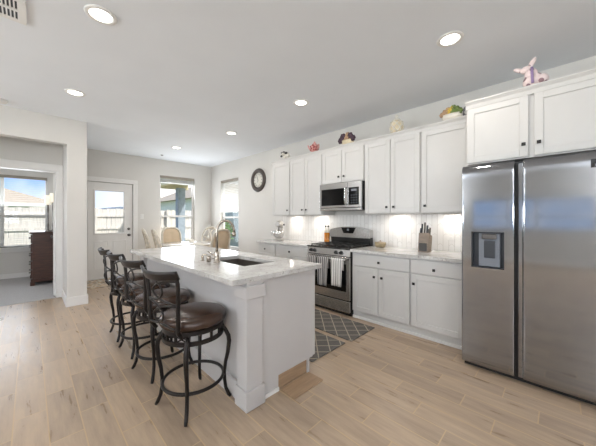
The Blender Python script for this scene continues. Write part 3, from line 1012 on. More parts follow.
hb.tube([(xf, y0 + 0.06, 0.762), (xf - 0.045, y0 + 0.06, 0.762)], 0.009, 8).tube([(xf, y1 - 0.06, 0.762), (xf - 0.045, y1 - 0.06, 0.762)], 0.009, 8)
hb.build('handle', M['steel'], od)
cp = MB().prism([(xf, 0.805), (xf + 0.02, 0.893), (xf + 0.03, 0.893), (xf + 0.03, 0.805)], y0 + 0.004, y1 - 0.004, 'Y').build('control_panel', M['steel'], r)
for ky in (2.66, 2.595, 2.42, 2.20, 2.115):
    if ky == 2.42: continue
    MB().lathe([(0, 0), (0.026, 0), (0.024, 0.012), (0.019, 0.014), (0.017, 0.034), (0, 0.036)], (xf + 0.01, ky, 0.848), '-X', 16).build('burner_knob', M['black'], cp)
box('cooktop', M['black_enamel'], xf - 0.002, 3.60, y0, y1, 0.895, 0.912, 0.004, r)
for (a, c) in ((y0 + 0.03, y0 + 0.255), (y0 + 0.27, y1 - 0.27), (y1 - 0.255, y1 - 0.03)):
    g = MB()
    zt = 0.937
    for xx in (3.03, 3.51):
        g.box(xx, xx + 0.014, a, c, zt - 0.012, zt, 0.003)
    for yy in (a, (a + c) / 2 - 0.007, c - 0.014):
        g.box(3.03, 3.524, yy, yy + 0.014, zt - 0.012, zt, 0.003)
    for xx in (3.13, 3.27, 3.40):
        g.box(xx, xx + 0.012, a, c, zt - 0.012, zt, 0.003)
    for xx in (3.03, 3.51):
        for yy in (a, c - 0.014):
            g.box(xx, xx + 0.014, yy, yy + 0.014, 0.912, zt - 0.01)
    g.build('grate', M['black'], r)
for bx in (3.15, 3.42):
    for by in (2.11, 2.60):
        MB().lathe([(0, 0), (0.05, 0), (0.048, 0.008), (0.03, 0.010), (0.03, 0.016), (0, 0.018)], (bx, by, 0.912), 'Z', 18).build('burner', M['steel_dark'], r)
bg = MB().box(3.53, 3.615, y0 + 0.02, y1 - 0.02, 0.905, 1.03, 0.004).build('backguard', M['black_enamel'], r)
pts = [(y0 + 0.02, 1.02)]
pts += [(y0 + 0.02 + (y1 - y0 - 0.04) * k / 16, 1.135 + 0.055 * math.sin(pi * k / 16) ** 0.8) for k in range(17)]
pts += [(y1 - 0.02, 1.02)]
MB().prism(pts, 3.50, 3.615, 'X').build('backguard_panel', M['steel'], bg)
cy = (y0 + y1) / 2
MB().prism([(cy - 0.13, 1.175), (cy + 0.13, 1.175), (cy + 0.085, 1.085), (cy - 0.085, 1.085)], 3.492, 3.502, 'X').build('clock_display', M['black_gloss'], bg)
box('display_digits', M['grey_plastic'], 3.489, 3.493, cy - 0.018, cy + 0.018, 1.125, 1.155, 0, bg)

# towels on the oven handle
def towel(y0, y1, zb, mat, label, ph, zback=0.62):
    xh = xf - 0.045
    L = [(xh + 0.016, zback)] + [(xh + 0.016, 0.762)] + [(xh + 0.0165 * cos(a), 0.762 + 0.0165 * sin(a)) for a in (0.6, 1.2, 1.9, 2.5)] + [(xh - 0.0165, 0.762 - (0.762 - zb) * k / 10) for k in range(0, 11)]
    n = len(L) - 1
    def fn(u, v):
        k = min(int(u * n + 1e-6), n)
        x, z = L[k]
        fall = max(0.0, (0.762 - z)) if k > 5 else 0.0
        x2 = x - 0.003 - 0.006 * fall * 6 * (0.5 + 0.5 * sin(v * 19 + ph)) - 0.004 * (fall > 0)
        yc = y0 + (y1 - y0) * v
        yc += (0.5 - v) * 0.08 * fall
        return (x2, yc, z)
    o = MB().grid(fn, n, 24, 0.003).build('dish_towel', mat)
    tag(o, label, 'towel', 'dish towels on the oven handle')
towel(2.50, 2.685, 0.50, M['towel_grey'], 'grey striped dish towel on the oven handle nearest the island counter tip', 0.3)
towel(2.285, 2.475, 0.375, M['towel_grey'], 'long dark striped dish towel in the middle of the oven handle', 1.4)
towel(2.045, 2.235, 0.405, M['towel_white'], 'white dish towel with thin grey stripes at the right of the oven handle', 2.5)

# ------------------------------------------------------------------ microwave
r = empty('microwave', (3.4, 2.335, 1.43), 'stainless microwave mounted under the short wall cabinet', 'microwave')
xm = 3.225
y0, y1, z0, z1 = 1.957, 2.708, 1.435, 1.846
box('casing', M['black_enamel'], xm + 0.03, XW - 0.004, y0, y1, z0, z1, 0.003, r)
dm = MB().box(xm, xm + 0.029, 2.185, y1, z0 + 0.04, z1, 0.006).build('door', M['steel'], r)
box('door_window', M['black_gloss'], xm - 0.003, xm + 0.002, 2.23, y1 - 0.04, z0 + 0.075, z1 - 0.085, 0.003, dm)
MB().tube([(xm, 2.205, z0 + 0.08), (xm - 0.035, 2.205, z0 + 0.10), (xm - 0.04, 2.205, z0 + 0.2), (xm - 0.035, 2.205, z1 - 0.10), (xm, 2.205, z1 - 0.08)], 0.011, 10).build('handle', M['chrome'], dm)
cp = MB().box(xm, xm + 0.029, y0, 2.182, z0 + 0.04, z1, 0.006).build('control_panel', M['steel'], r)
box('keypad', M['black_gloss'], xm - 0.003, xm + 0.002, 1.995, 2.165, z0 + 0.075, z1 - 0.085, 0.003, cp)
b = MB()
for i in range(3):
    for j in range(4):
        b.box(xm - 0.005, xm - 0.002, 2.02 + 0.04 * i, 2.045 + 0.04 * i, 1.53 + 0.036 * j, 1.548 + 0.036 * j, 0.001)
b.build('buttons', M['dark_plastic'], cp)
box('display', M['grey_plastic'], xm - 0.005, xm - 0.002, 2.03, 2.12, 1.705, 1.735, 0.001, cp)
MB().box(xm + 0.004, xm + 0.03, y0, y1, z0, z0 + 0.036, 0.006).build('vent_strip', M['steel'], r)

# ------------------------------------------------------------------ refrigerator
r = empty('refrigerator', (3.1, 0.17, 0), 'stainless side by side refrigerator with ice dispenser', 'refrigerator')
xF = 2.70
fy0, fy1 = -0.29, 0.623
box('cabinet_body', M['dark_plastic'], xF + 0.075, 3.58, fy0 + 0.008, fy1 - 0.008, 0.03, 1.765, 0.004, r)
box('base_grille', M['black'], xF + 0.06, xF + 0.10, fy0 + 0.01, fy1 - 0.01, 0.008, 0.055, 0, r)
for yy in (fy0 + 0.06, fy1 - 0.06):
    MB().cyl(0.02, 0.03, (xF + 0.12, yy, 0.0), 'Z', 12).build('foot', M['black'], r)
def fr_door(ya, yb, za, zb, hole=None, name='door', edge=0.0):
    # contoured front: softly crowned across, rounded over at the top
    b = MB()
    def front(y, z):
        t = (y - (ya + yb) / 2) / ((yb - ya) / 2)
        x = xF + 0.003 * t * t
        e = max(0.0, abs(t) - 0.982) / 0.018
        x += 0.005 * e * e
        k = max(0.0, (z - (zb - 0.075)) / 0.075)
        x += 0.036 * k ** 2.6
        k2 = max(0.0, ((za + 0.02) - z) / 0.02)
        x += 0.010 * k2 * k2
        return x
    ys = sorted(set([ya + (yb - ya) * k / 24 for k in range(25)] + [ya + (yb - ya) * q for q in (0.003, 0.006, 0.009, 0.991, 0.994, 0.997)] + ([hole[0], hole[1]] if hole else [])))
    zs = sorted(set([za, za + 0.006, za + 0.012, za + 0.02] + [za + 0.02 + (zb - 0.075 - za - 0.02) * k / 30 for k in range(1, 31)] + [zb - 0.075 + 0.075 * k / 8 for k in range(1, 9)] + ([hole[2], hole[3]] if hole else [])))
    t = bmesh.new()
    V = [[t.verts.new((front(y, z), y, z)) for z in zs] for y in ys]
    B = [[t.verts.new((xF + 0.07, y, z)) for z in zs] for y in ys]
    for i in range(len(ys) - 1):
        for j in range(len(zs) - 1):
            cy_, cz_ = (ys[i] + ys[i + 1]) / 2, (zs[j] + zs[j + 1]) / 2
            if hole and hole[0] < cy_ < hole[1] and hole[2] < cz_ < hole[3]:
                continue
            t.faces.new((V[i][j], V[i][j + 1], V[i + 1][j + 1], V[i + 1][j]))
            t.faces.new((B[i][j], B[i + 1][j], B[i + 1][j + 1], B[i][j + 1]))
    for i in range(len(ys) - 1):
        t.faces.new((V[i][0], V[i + 1][0], B[i + 1][0], B[i][0]))
        t.faces.new((V[i][-1], B[i][-1], B[i + 1][-1], V[i + 1][-1]))
    for j in range(len(zs) - 1):
        t.faces.new((V[0][j], B[0][j], B[0][j + 1], V[0][j + 1]))
        t.faces.new((V[-1][j], V[-1][j + 1], B[-1][j + 1], B[-1][j]))
    b._merge(t, True)
    o = b.build(name, M['steel_fridge'], r)
    m = o.modifiers.new('edge', 'EDGE_SPLIT'); m.split_angle = R(40)
    return o
Hy0, Hy1, Hz0, Hz1 = 0.322, 0.549, 0.89, 1.195
ld = fr_door(0.258, fy1, 0.05, 1.772, (Hy0, Hy1, Hz0, Hz1), 'freezer_door')
rd = fr_door(fy0, 0.205, 0.05, 1.772, None, 'fridge_door')
MB().box(xF + 0.012, xF + 0.068, 0.2055, 0.236, 0.055, 1.745, 0.005).build('handle_edge', M['steel_fridge'], rd)
MB().box(xF + 0.045, xF + 0.068, 0.2365, 0.2575, 0.055, 1.745, 0.002).build('door_gasket', M['black'], ld)
# dispenser
b = MB().box(xF + 0.055, xF + 0.064, Hy0, Hy1, Hz0, Hz1).box(xF + 0.004, xF + 0.06, Hy0, Hy0 + 0.006, Hz0, Hz1).box(xF + 0.004, xF + 0.06, Hy1 - 0.006, Hy1, Hz0, Hz1)
b.box(xF + 0.004, xF + 0.06, Hy0, Hy1, Hz0, Hz0 + 0.006).box(xF + 0.004, xF + 0.06, Hy0, Hy1, Hz1 - 0.006, Hz1)
dp = b.build('dispenser_housing', M['dark_plastic'], ld)
box('dispenser_panel', M['grey_plastic'], xF + 0.03, xF + 0.055, 0.352, 0.50, Hz0 + 0.012, Hz1 - 0.012, 0.003, dp)
box('dispenser_paddle', M['dark_plastic'], xF + 0.02, xF + 0.031, 0.385, 0.462, 0.975, 1.12, 0.004, dp)
box('dispenser_spout', M['steel_dark'], xF + 0.006, xF + 0.035, 0.375, 0.475, 1.135, 1.18, 0.006, dp)
# badge on the fridge door
bd = box('badge', M['black_gloss'], xF - 0.0015, xF + 0.010, -0.235, -0.150, 1.655, 1.713, 0, rd)
b = MB().box(xF - 0.0025, xF - 0.001, -0.215, -0.170, 1.664, 1.678).box(xF - 0.0025, xF - 0.001, -0.215, -0.185, 1.678, 1.703)
b.build('badge_mark', M['grey_plastic'], bd)

# ------------------------------------------------------------------ island
r = empty('kitchen_island', (1.4, 2.7, 0), 'white kitchen island with corner post', 'island')
ix0, ix1, iy0, iy1 = 1.066, 1.745, 1.525, 3.90
b = MB().box(ix0, ix0 + 0.02, iy0 + 0.02, iy1, 0.0, 0.873).box(ix1 - 0.02, ix1, iy0 + 0.02, iy1, 0.10, 0.873)
b.box(ix0 + 0.02, ix1 - 0.02, iy0 + 0.02, iy0 + 0.035, 0.10, 0.873).box(ix0 + 0.02, ix1 - 0.02, iy1 - 0.02, iy1, 0.10, 0.873)
b.box(ix0 + 0.02, ix1 - 0.075, iy0 + 0.02, iy1, 0.0, 0.10)
b.build('body', M['island'], r)
# end panel with a toe notch
MB().prism([(1.16, 0.0), (1.33, 0.0), (1.33, 0.115), (1.655, 0.115), (1.655, 0.0), (1.68, 0.0), (1.68, 0.125), (1.752, 0.125), (1.752, 0.873), (1.16, 0.873)], iy0, iy0 + 0.019, 'Y').build('end_panel', M['island'], r)
box('vent_board', M['oak'], 1.331, 1.654, iy0 + 0.010, iy0 + 0.018, 0.0, 0.112, 0, r)
for yy in (1.505, 3.80):
    p = MB().box(1.03, 1.165, yy, yy + 0.12, 0, 0.873, 0.004).build('corner_post', M['island'], r)
    MB().box(1.016, 1.185, yy - 0.014, yy + 0.13, 0.755, 0.845, 0.006).build('post_cap', M['island'], p)
    MB().box(1.015, 1.18, yy - 0.016, yy + 0.13, 0, 0.135, 0.006).build('post_base', M['island'], p)
b = MB().box(1.046, 1.0665, 1.64, 3.79, 0, 0.135, 0.004)
b.build('baseboard', M['island'], r)
box('shoe_strip', M['trim'], 1.181, 1.33, iy0 - 0.012, iy0 - 0.0005, 0, 0.03, 0.004, r)
# kitchen side doors of the island
for k in range(4):
    a = 1.56 + k * 0.58
    dr = MB()
    bv = 0.003
    xa = ix1
    dr.box(xa, xa + 0.02, a, a + 0.058, 0.115, 0.86, bv).box(xa, xa + 0.02, a + 0.50, a + 0.56, 0.115, 0.86, bv)
    dr.box(xa, xa + 0.02, a + 0.058, a + 0.50, 0.80, 0.86, bv).box(xa, xa + 0.02, a + 0.058, a + 0.50, 0.115, 0.175, bv)
    dr.box(xa, xa + 0.011, a + 0.056, a + 0.504, 0.17, 0.81)
    dr.build('door', M['cabinet'], r)
# island counter with sink cut-out
SX0, SX1, SY0, SY1 = 1.255, 1.60, 1.87, 2.50
cx0, cx1, cy0, cy1 = 0.907, 1.808, 1.488, 3.95
b = MB()
t = bmesh.new()
for z in (0.874, 0.910):
    pass
def slab_with_hole(b, o, h, z0, z1):
    t = bmesh.new()
    def ring(c, z): return [t.verts.new((x, y, z)) for x, y in ((c[0], c[2]), (c[1], c[2]), (c[1], c[3]), (c[0], c[3]))]
    oT, hT, oB, hB = ring(o, z1), ring(h, z1), ring(o, z0), ring(h, z0)
    for k in range(4):
        n = (k + 1) % 4
        t.faces.new((oT[k], oT[n], hT[n], hT[k]))
        t.faces.new((oB[n], oB[k], hB[k], hB[n]))
        t.faces.new((oB[k], oB[n], oT[n], oT[k]))
        t.faces.new((hB[n], hB[k], hT[k], hT[n]))
    ed = [e for e in t.edges if all(abs(v.co.z - z1) < 1e-6 for v in e.verts) and len(e.link_faces) == 2 and abs(e.link_faces[0].normal.dot(e.link_faces[1].normal)) < 0.5]
    bmesh.ops.recalc_face_normals(t, faces=t.faces[:])
    b._merge(t)
slab_with_hole(b, (cx0, cx1, cy0, cy1), (SX0, SX1, SY0, SY1), 0.874, 0.910)
o = b.build('island_worktop', M['granite'])
mod = o.modifiers.new('bevel', 'BEVEL'); mod.width = 0.003; mod.segments = 2; mod.limit_method = 'ANGLE'
tag(o, 'long speckled granite worktop on the island', 'worktop')
# sink (basin hangs under the counter)
b = MB()
e = 0.012
b.box(SX0 - e, SX0, SY0 - e, SY1 + e, 0.70, 0.8735).box(SX1, SX1 + e, SY0 - e, SY1 + e, 0.70, 0.8735)
b.box(SX0, SX1, SY0 - e, SY0, 0.70, 0.8735).box(SX0, SX1, SY1, SY1 + e, 0.70, 0.8735).box(SX0 - e, SX1 + e, SY0 - e, SY1 + e, 0.69, 0.70)
r2 = empty('kitchen_sink', ((SX0 + SX1) / 2, (SY0 + SY1) / 2, 0.70), 'brown grey undermount sink in the island worktop', 'sink')
b.build('basin', M['sink'], r2)
MB().lathe([(0, 0), (0.045, 0), (0.045, 0.003), (0.02, 0.001), (0, 0.001)], ((SX0 + SX1) / 2, (SY0 + SY1) / 2, 0.70), 'Z', 20).build('drain', M['chrome'], r2)
# faucet
M['nickel'] = simple('brushed_nickel', rgb(172, 162, 150), 0.25, 1.0, var=0.05)
fx, fy = 1.20, 2.23
r3 = empty('faucet', (fx, fy, 0.910), 'tall chrome gooseneck faucet behind the island sink', 'faucet')
MB().lathe([(0, 0), (0.030, 0), (0.030, 0.006), (0.024, 0.012), (0.021, 0.05), (0.021, 0.09), (0.016, 0.10), (0, 0.10)], (fx, fy, 0.9105), 'Z', 20).build('body', M['nickel'], r3)
dirv = Vector((0.92, -0.38, 0)).normalized()
pts = [(fx, fy, 1.0), (fx, fy, 1.16)]
for k in range(0, 13):
    a = pi - k * (pi * 1.0) / 12
    p = Vector((fx, fy, 1.185)) + dirv * (0.078 + 0.078 * cos(a)) + Vector((0, 0, 0.105 * sin(a)))
    pts.append(tuple(p))
MB().tube(pts, 0.0115, 12).build('gooseneck', M['nickel'], r3)
end = Vector(pts[-1])
MB().tube([end, end + Vector((-0.004 * dirv.x, -0.004 * dirv.y, -0.045))], [0.0165, 0.0185], 12).build('spray_head', M['nickel'], r3)
MB().tube([(fx, fy, 0.965), (fx - 0.03, fy + 0.055, 0.985), (fx - 0.045, fy + 0.085, 1.005)], [0.009, 0.007, 0.006], 8).build('lever', M['nickel'], r3)
o = MB().lathe([(0, 0), (0.019, 0), (0.019, 0.045), (0.014, 0.052), (0, 0.053)], (1.165, 2.315, 0.9105), 'Z', 16).build('air_gap_cap', M['nickel']); tag(o, 'short chrome air gap cap beside the faucet', 'air gap')
r4 = empty('soap_dispenser', (1.15, 2.41, 0.910), 'small chrome soap pump left of the air gap cap', 'soap dispenser')
MB().lathe([(0, 0), (0.018, 0), (0.018, 0.006), (0.011, 0.010), (0.011, 0.045), (0, 0.045)], (1.15, 2.41, 0.9105), 'Z', 16).build('pump', M['nickel'], r4)
MB().tube([(1.15, 2.41, 0.952), (1.15, 2.41, 0.965), (1.17, 2.398, 0.966), (1.19, 2.388, 0.961)], 0.006, 8).build('nozzle', M['nickel'], r4)

# plank lying against the island
o = MB().box(1.34, 1.66, 1.36, 1.512, 0.0005, 0.012, 0.002).build('wood_plank', M['oak']); tag(o, 'flat brown wooden plank on the floor against the island end panel', 'plank')

# ------------------------------------------------------------------ bar stools (built at the origin, facing +X)
def make_stool():
    r = empty('bar_stool', (0, 0, 0), 'nearest bar stool, in front of the island corner post', 'bar stool', 'swivel bar stools along the island')
    for a in (45, 135, 225, 315):
        ca, sa = cos(R(a)), sin(R(a))
        prof = [(0.195, 0.535), (0.216, 0.50), (0.240, 0.45), (0.245, 0.41), (0.236, 0.33), (0.220, 0.26), (0.212, 0.19), (0.213, 0.13), (0.222, 0.07), (0.242, 0.022), (0.254, 0.006)]
        pts = [(p * ca, p * sa, z) for p, z in prof]
        rad = [0.012, 0.014, 0.016, 0.016, 0.0145, 0.013, 0.012, 0.012, 0.0125, 0.013, 0.010]
        MB().tube(pts, rad, 10).build('leg', M['iron'], r)
    def hoop(rr, z0, z1, w):
        return [(rr - w, z0), (rr, z0), (rr, z1), (rr - w, z1), (rr - w, z0)]
    b = MB()
    def band(bb, rr, z0, z1, w):
        t = bmesh.new(); n = 40; rings = []
        for q, z in ((rr, z0), (rr, z1), (rr - w, z1), (rr - w, z0)):
            rings.append([t.verts.new((q * cos(2 * pi * k / n), q * sin(2 * pi * k / n), z)) for k in range(n)])
        for i in range(4):
            A, B = rings[i], rings[(i + 1) % 4]
            for k in range(n):
                t.faces.new((A[k], A[(k + 1) % n], B[(k + 1) % n], B[k]))
        bmesh.ops.recalc_face_normals(t, faces=t.faces[:])
        bb._merge(t, True)
    band(b, 0.205, 0.478, 0.505, 0.016)
    band(b, 0.205, 0.545, 0.572, 0.016)
    for k in range(16):
        a = 2 * pi * k / 16
        Mx = Matrix.Rotation(a, 4, 'Z')
        b.box(0.190, 0.204, -0.007, 0.007, 0.50, 0.55, M=Mx)
    for k in (1, 5, 9, 13):
        a = 2 * pi * (k + 0.5) / 16
        for s in (1, -1):
            b.tube([(0.198 * cos(a - 0.16 * s), 0.198 * sin(a - 0.16 * s), 0.507), (0.198 * cos(a), 0.198 * sin(a), 0.525), (0.198 * cos(a + 0.16 * s), 0.198 * sin(a + 0.16 * s), 0.543)], 0.005, 6)
    o = b.build('seat_frame', M['iron'], r)
    m = o.modifiers.new('edge', 'EDGE_SPLIT'); m.split_angle = R(40)
    b = MB()
    n = 40
    b.tube([(0.203 * cos(2 * pi * k / n), 0.203 * sin(2 * pi * k / n), 0.175) for k in range(n)], 0.0115, 10, closed=True)
    b.build('foot_ring', M['iron'], r)
    MB().lathe([(0, 0.573), (0.20, 0.573), (0.218, 0.585), (0.226, 0.605), (0.222, 0.628), (0.205, 0.645), (0.16, 0.657), (0.09, 0.663), (0, 0.665)], (0, 0, 0), 'Z', 40).build('cushion', M['leather'], r)
    # back: posts, crest rail and scroll arcs
    def post(s):
        return [(-0.19, s * 0.150, 0.555), (-0.218, s * 0.162, 0.60), (-0.224, s * 0.170, 0.68), (-0.226, s * 0.177, 0.80), (-0.234, s * 0.184, 0.905), (-0.252, s * 0.190, 0.970)]
    for s in (1, -1):
        MB().tube(post(s), [0.013, 0.014, 0.0135, 0.013, 0.013, 0.0125], 10).build('back_post', M['iron'], r)
    b = MB()
    def rail(u, v):
        y = (u - 0.5) * 0.412
        q = 1 - (2 * u - 1) ** 2
        z = 0.940 + 0.052 * v - 0.014 * q
        x = -0.232 - 0.022 * v - 0.050 * q
        return (x, y, z)
    b.grid(rail, 16, 4, 0.016).build('crest_rail', M['iron'], r)
    b = MB()
    for s in (1, -1):
        for (za, zb) in ((0.918, 0.770), (0.762, 0.615)):
            pts = []
            for k in range(13):
                a = pi * k / 12
                zc, h = (za + zb) / 2, (za - zb) / 2
                z = zc + h * cos(a)
                y = s * (0.178 - 0.235 * sin(a))
                t = (z - 0.60) / 0.385
                x = -0.222 - 0.018 * max(0, t) ** 1.6 - 0.03 * sin(a)
                pts.append((x, y, z))
            b.tube(pts, 0.0065, 8)
    b.build('back_scrolls', M['iron'], r)
    return r
st = make_stool()
spots = [(0.828, 1.87, 10, None),
         (0.828, 2.49, 8, 'second bar stool along the island, counted from the post end'),
         (0.828, 3.01, 4, 'third bar stool along the island, counted from the post end'),
         (0.828, 3.50, 0, 'bar stool farthest along the island, toward the garden door')]
for i, (x, y, a, lab) in enumerate(spots):
    o = st if i == 0 else copy_tree(st)
    if lab: o['label'] = lab
    o.location = (x, y, 0)
    o.rotation_euler = (0, 0, R(a))

# ------------------------------------------------------------------ mats
o = MB().box(2.40, 2.90, 1.575, 3.30, 0.0005, 0.010, 0.004).build('floor_mat', M['lattice']); tag(o, 'grey lattice floor mat in front of the range', 'mat', 'grey lattice kitchen mats')
o = MB().box(1.80, 2.325, 1.60, 3.0, 0.0005, 0.010, 0.004).build('floor_mat', M['lattice']); tag(o, 'grey lattice floor mat along the kitchen side of the island', 'mat', 'grey lattice kitchen mats')
o = MB().box(0.70, 1.95, 6.22, 7.06, 0.0005, 0.010, 0.004).build('door_rug', M['doormat']); tag(o, 'mottled beige rug before the garden door', 'rug')

# ------------------------------------------------------------------ wall clock
r = empty('wall_clock', (XW - 0.002, 4.85, 2.19), 'large round dark rimmed wall clock', 'clock')
cc = (XW - 0.001, 4.85, 2.19)
MB().lathe([(0.165, 0.0), (0.262, 0.0), (0.268, 0.012), (0.258, 0.030), (0.225, 0.042), (0.190, 0.036), (0.170, 0.022), (0.165, 0.018)], cc, '-X', 48, loop=True).build('rim', M['clock_rim'], r)
fc = MB().lathe([(0, 0.0), (0.168, 0.0), (0.168, 0.014), (0, 0.015)], cc, '-X', 40).build('dial', M['clock_face'], r)
b = MB()
for k in range(12):
    a = k * pi / 6
    Mx = Matrix.Translation((XW - 0.017, 4.85, 2.19)) @ Matrix.Rotation(a, 4, 'X')
    b.box(-0.001, 0.001, -0.006, 0.006, 0.120, 0.150, M=Mx)
b.build('hour_marks', M['black'], fc)
for a, l, w in ((R(-25), 0.10, 0.008), (R(-160), 0.055, 0.010)):
    Mx = Matrix.Translation((XW - 0.020, 4.85, 2.19)) @ Matrix.Rotation(a, 4, 'X')
    MB().box(-0.001, 0.001, -w / 2, w / 2, -0.01, l, M=Mx).build('hand', M['black'], fc)

# ------------------------------------------------------------------ things on the worktops
# knife block
r = empty('knife_block', (3.36, 1.16, 0.911), 'dark knife block filled with knives on the worktop', 'knife block')
b = MB().prism([(3.285, 0.9112), (3.395, 0.9112), (3.43, 1.10), (3.32, 1.14)], 1.10, 1.22, 'Y', 0.004)
kb = b.build('block', M['walnut'], r)
box('front_plate', simple('plate_dark', rgb(66, 62, 58), 0.45), 3.279, 3.284, 1.115, 1.205, 0.925, 1.02, 0.002, r)
for i, (ky, kx, h) in enumerate(((1.195, 3.345, 0.12), (1.165, 3.35, 0.14), (1.135, 3.345, 0.10), (1.18, 3.39, 0.13), (1.15, 3.395, 0.12), (1.12, 3.39, 0.09), (1.205, 3.33, 0.06), (1.115, 3.33, 0.05))):
    zb = 1.135 - (kx - 3.32) * 0.36
    MB().tube([(kx, ky, zb - 0.01), (kx + 0.012, ky, zb + h * 0.5), (kx + 0.022, ky, zb + h)], [0.009, 0.011, 0.010], 8).build('knife_handle', M['steel_dark'] if i % 2 else M['dark_plastic'], r)
# lidded bowl
r = empty('serving_bowl', (3.47, 1.80, 0.911), 'small beige oval bowl beside the range', 'bowl')
MB().lathe([(0, 0), (0.055, 0), (0.070, 0.01), (0.078, 0.045), (0.080, 0.07), (0.074, 0.07), (0.070, 0.045), (0.060, 0.015), (0, 0.012)], (3.47, 1.80, 0.9112), 'Z', 28, 0.8, 1.0).build('bowl_shell', M['olive'], r)
MB().lathe([(0, 0.098), (0.012, 0.094), (0.008, 0.082), (0.04, 0.076), (0.073, 0.068), (0.073, 0.062), (0, 0.062)], (3.47, 1.80, 0.9112), 'Z', 24, 0.8, 1.0).build('lid', M['walnut'], r)
# oil bottles
for yb, lab in ((2.83, 'amber oil bottle left of the range backguard, nearer the mixer'), (2.775, 'amber oil bottle left of the range backguard, nearer the burners')):
    r = empty('oil_bottle', (3.53, yb, 0.911), lab, 'bottle', 'amber oil bottles')
    MB().lathe([(0, 0), (0.024, 0), (0.026, 0.005), (0.026, 0.165), (0, 0.17)], (3.53, yb, 0.9112), 'Z', 18).build('oil', M['amber'], r)
    MB().lathe([(0.0255, 0.168), (0.026, 0.185), (0.012, 0.225), (0.011, 0.26), (0, 0.26)], (3.53, yb, 0.9112), 'Z', 18).build('neck', M['white_ceramic'], r)
    MB().lathe([(0, 0.26), (0.014, 0.26), (0.014, 0.285), (0, 0.29)], (3.53, yb, 0.9112), 'Z', 14).build('cap', M['black'], r)
# stand mixer
M['mixer_silver'] = simple('mixer_silver', rgb(186, 182, 176), 0.3, 0.3, var=0.03)
r = empty('stand_mixer', (3.36, 3.82, 0.911), 'silver white stand mixer with steel bowl', 'mixer')
b = MB().box(3.20, 3.50, 3.74, 3.90, 0.9112, 0.945, 0.015).box(3.42, 3.51, 3.77, 3.87, 0.94, 1.17, 0.03)
b.build('base', M['mixer_silver'], r)
b = MB().blob((3.36, 3.82, 1.215), (0.19, 0.07, 0.068), 24)
b.cyl(0.045, 0.03, (3.172, 3.82, 1.215), '-X', 20)
b.build('head', M['mixer_silver'], r)
MB().lathe([(0, 0.0), (0.05, 0), (0.052, 0.01), (0.085, 0.03), (0.107, 0.09), (0.110, 0.14), (0.106, 0.14), (0.10, 0.09), (0.075, 0.04), (0, 0.02)], (3.29, 3.82, 0.9465), 'Z', 32).build('bowl', M['chrome'], r)
MB().tube([(3.29, 3.925, 1.07), (3.29, 3.965, 1.065), (3.29, 3.968, 1.02), (3.29, 3.915, 1.0)], 0.007, 8).build('bowl_handle', M['chrome'], r)
MB().cyl(0.018, 0.03, (3.40, 3.755, 1.20), '-Y', 14).build('speed_knob', M['black'], r)
MB().tube([(3.29, 3.82, 1.16), (3.29, 3.82, 1.09)], 0.010, 8).build('beater_shaft', M['steel_dark'], r)
r.rotation_euler = (0, 0, R(38))

# ------------------------------------------------------------------ ornaments on top of the wall cabinets
ZT = ZU1 + 0.0555
# black and white figurine
r = empty('cow_figurine', (3.34, 3.68, ZT), 'small black and white animal figurine at the far end of the cabinet tops', 'figurine')
b = MB().blob((3.340, 3.66, ZT + 0.06), (0.035, 0.055, 0.038))
for s in (-1, 1):
    for q in (-1, 1):
        b.tube([(3.340 + s * 0.018, 3.66 + q * 0.035, ZT + 0.05), (3.340 + s * 0.02, 3.66 + q * 0.037, ZT)], 0.011, 8)
b.blob((3.325, 3.725, ZT + 0.085), (0.026, 0.03, 0.026))
b.build('body', M['white_ceramic'], r)
b = MB().blob((3.315, 3.65, ZT + 0.088), (0.022, 0.028, 0.018)).blob((3.315, 3.70, ZT + 0.112), (0.012, 0.022, 0.012)).blob((3.318, 3.745, ZT + 0.108), (0.012, 0.018, 0.012)).blob((3.310, 3.745, ZT + 0.055), (0.014, 0.02, 0.016))
b.build('dark_patches', M['black'], r)
r.location.y = 3.62; r.scale = (1.25, 1.25, 1.25)
# pink pot
r = empty('pink_teapot', (3.340, 2.97, ZT), 'pink floral ceramic pot above the microwave-side cabinet', 'ceramic pot')
MB().lathe([(0, 0), (0.035, 0), (0.05, 0.02), (0.062, 0.06), (0.055, 0.10), (0.035, 0.118), (0, 0.12)], (3.340, 2.97, ZT), 'Z', 24).build('pot', M['pink'], r)
MB().lathe([(0, 0.118), (0.03, 0.120), (0.02, 0.14), (0.008, 0.146), (0.012, 0.156), (0, 0.162)], (3.340, 2.97, ZT), 'Z', 20).build('lid', M['pink'], r)
MB().tube([(3.330, 3.025, ZT + 0.05), (3.325, 3.06, ZT + 0.08), (3.320, 3.075, ZT + 0.12)], [0.014, 0.011, 0.009], 8).build('spout', M['pink'], r)
MB().tube([(3.330, 2.915, ZT + 0.10), (3.325, 2.88, ZT + 0.10), (3.325, 2.875, ZT + 0.06), (3.330, 2.912, ZT + 0.04)], 0.008, 8).build('handle', M['pink'], r)
pot = r
b = MB()
for k in range(9):
    a = random.uniform(-1.2, 1.2) + pi; z = random.uniform(0.03, 0.10)
    b.blob((3.340 + 0.058 * cos(a), 2.97 + 0.058 * sin(a), ZT + z), 0.013, 8)
b.build('flowers', simple('red_flower', rgb(170, 84, 82), 0.5, var=0.15), r)
r.location.y = 2.915; r.scale = (1.2, 1.2, 1.2)
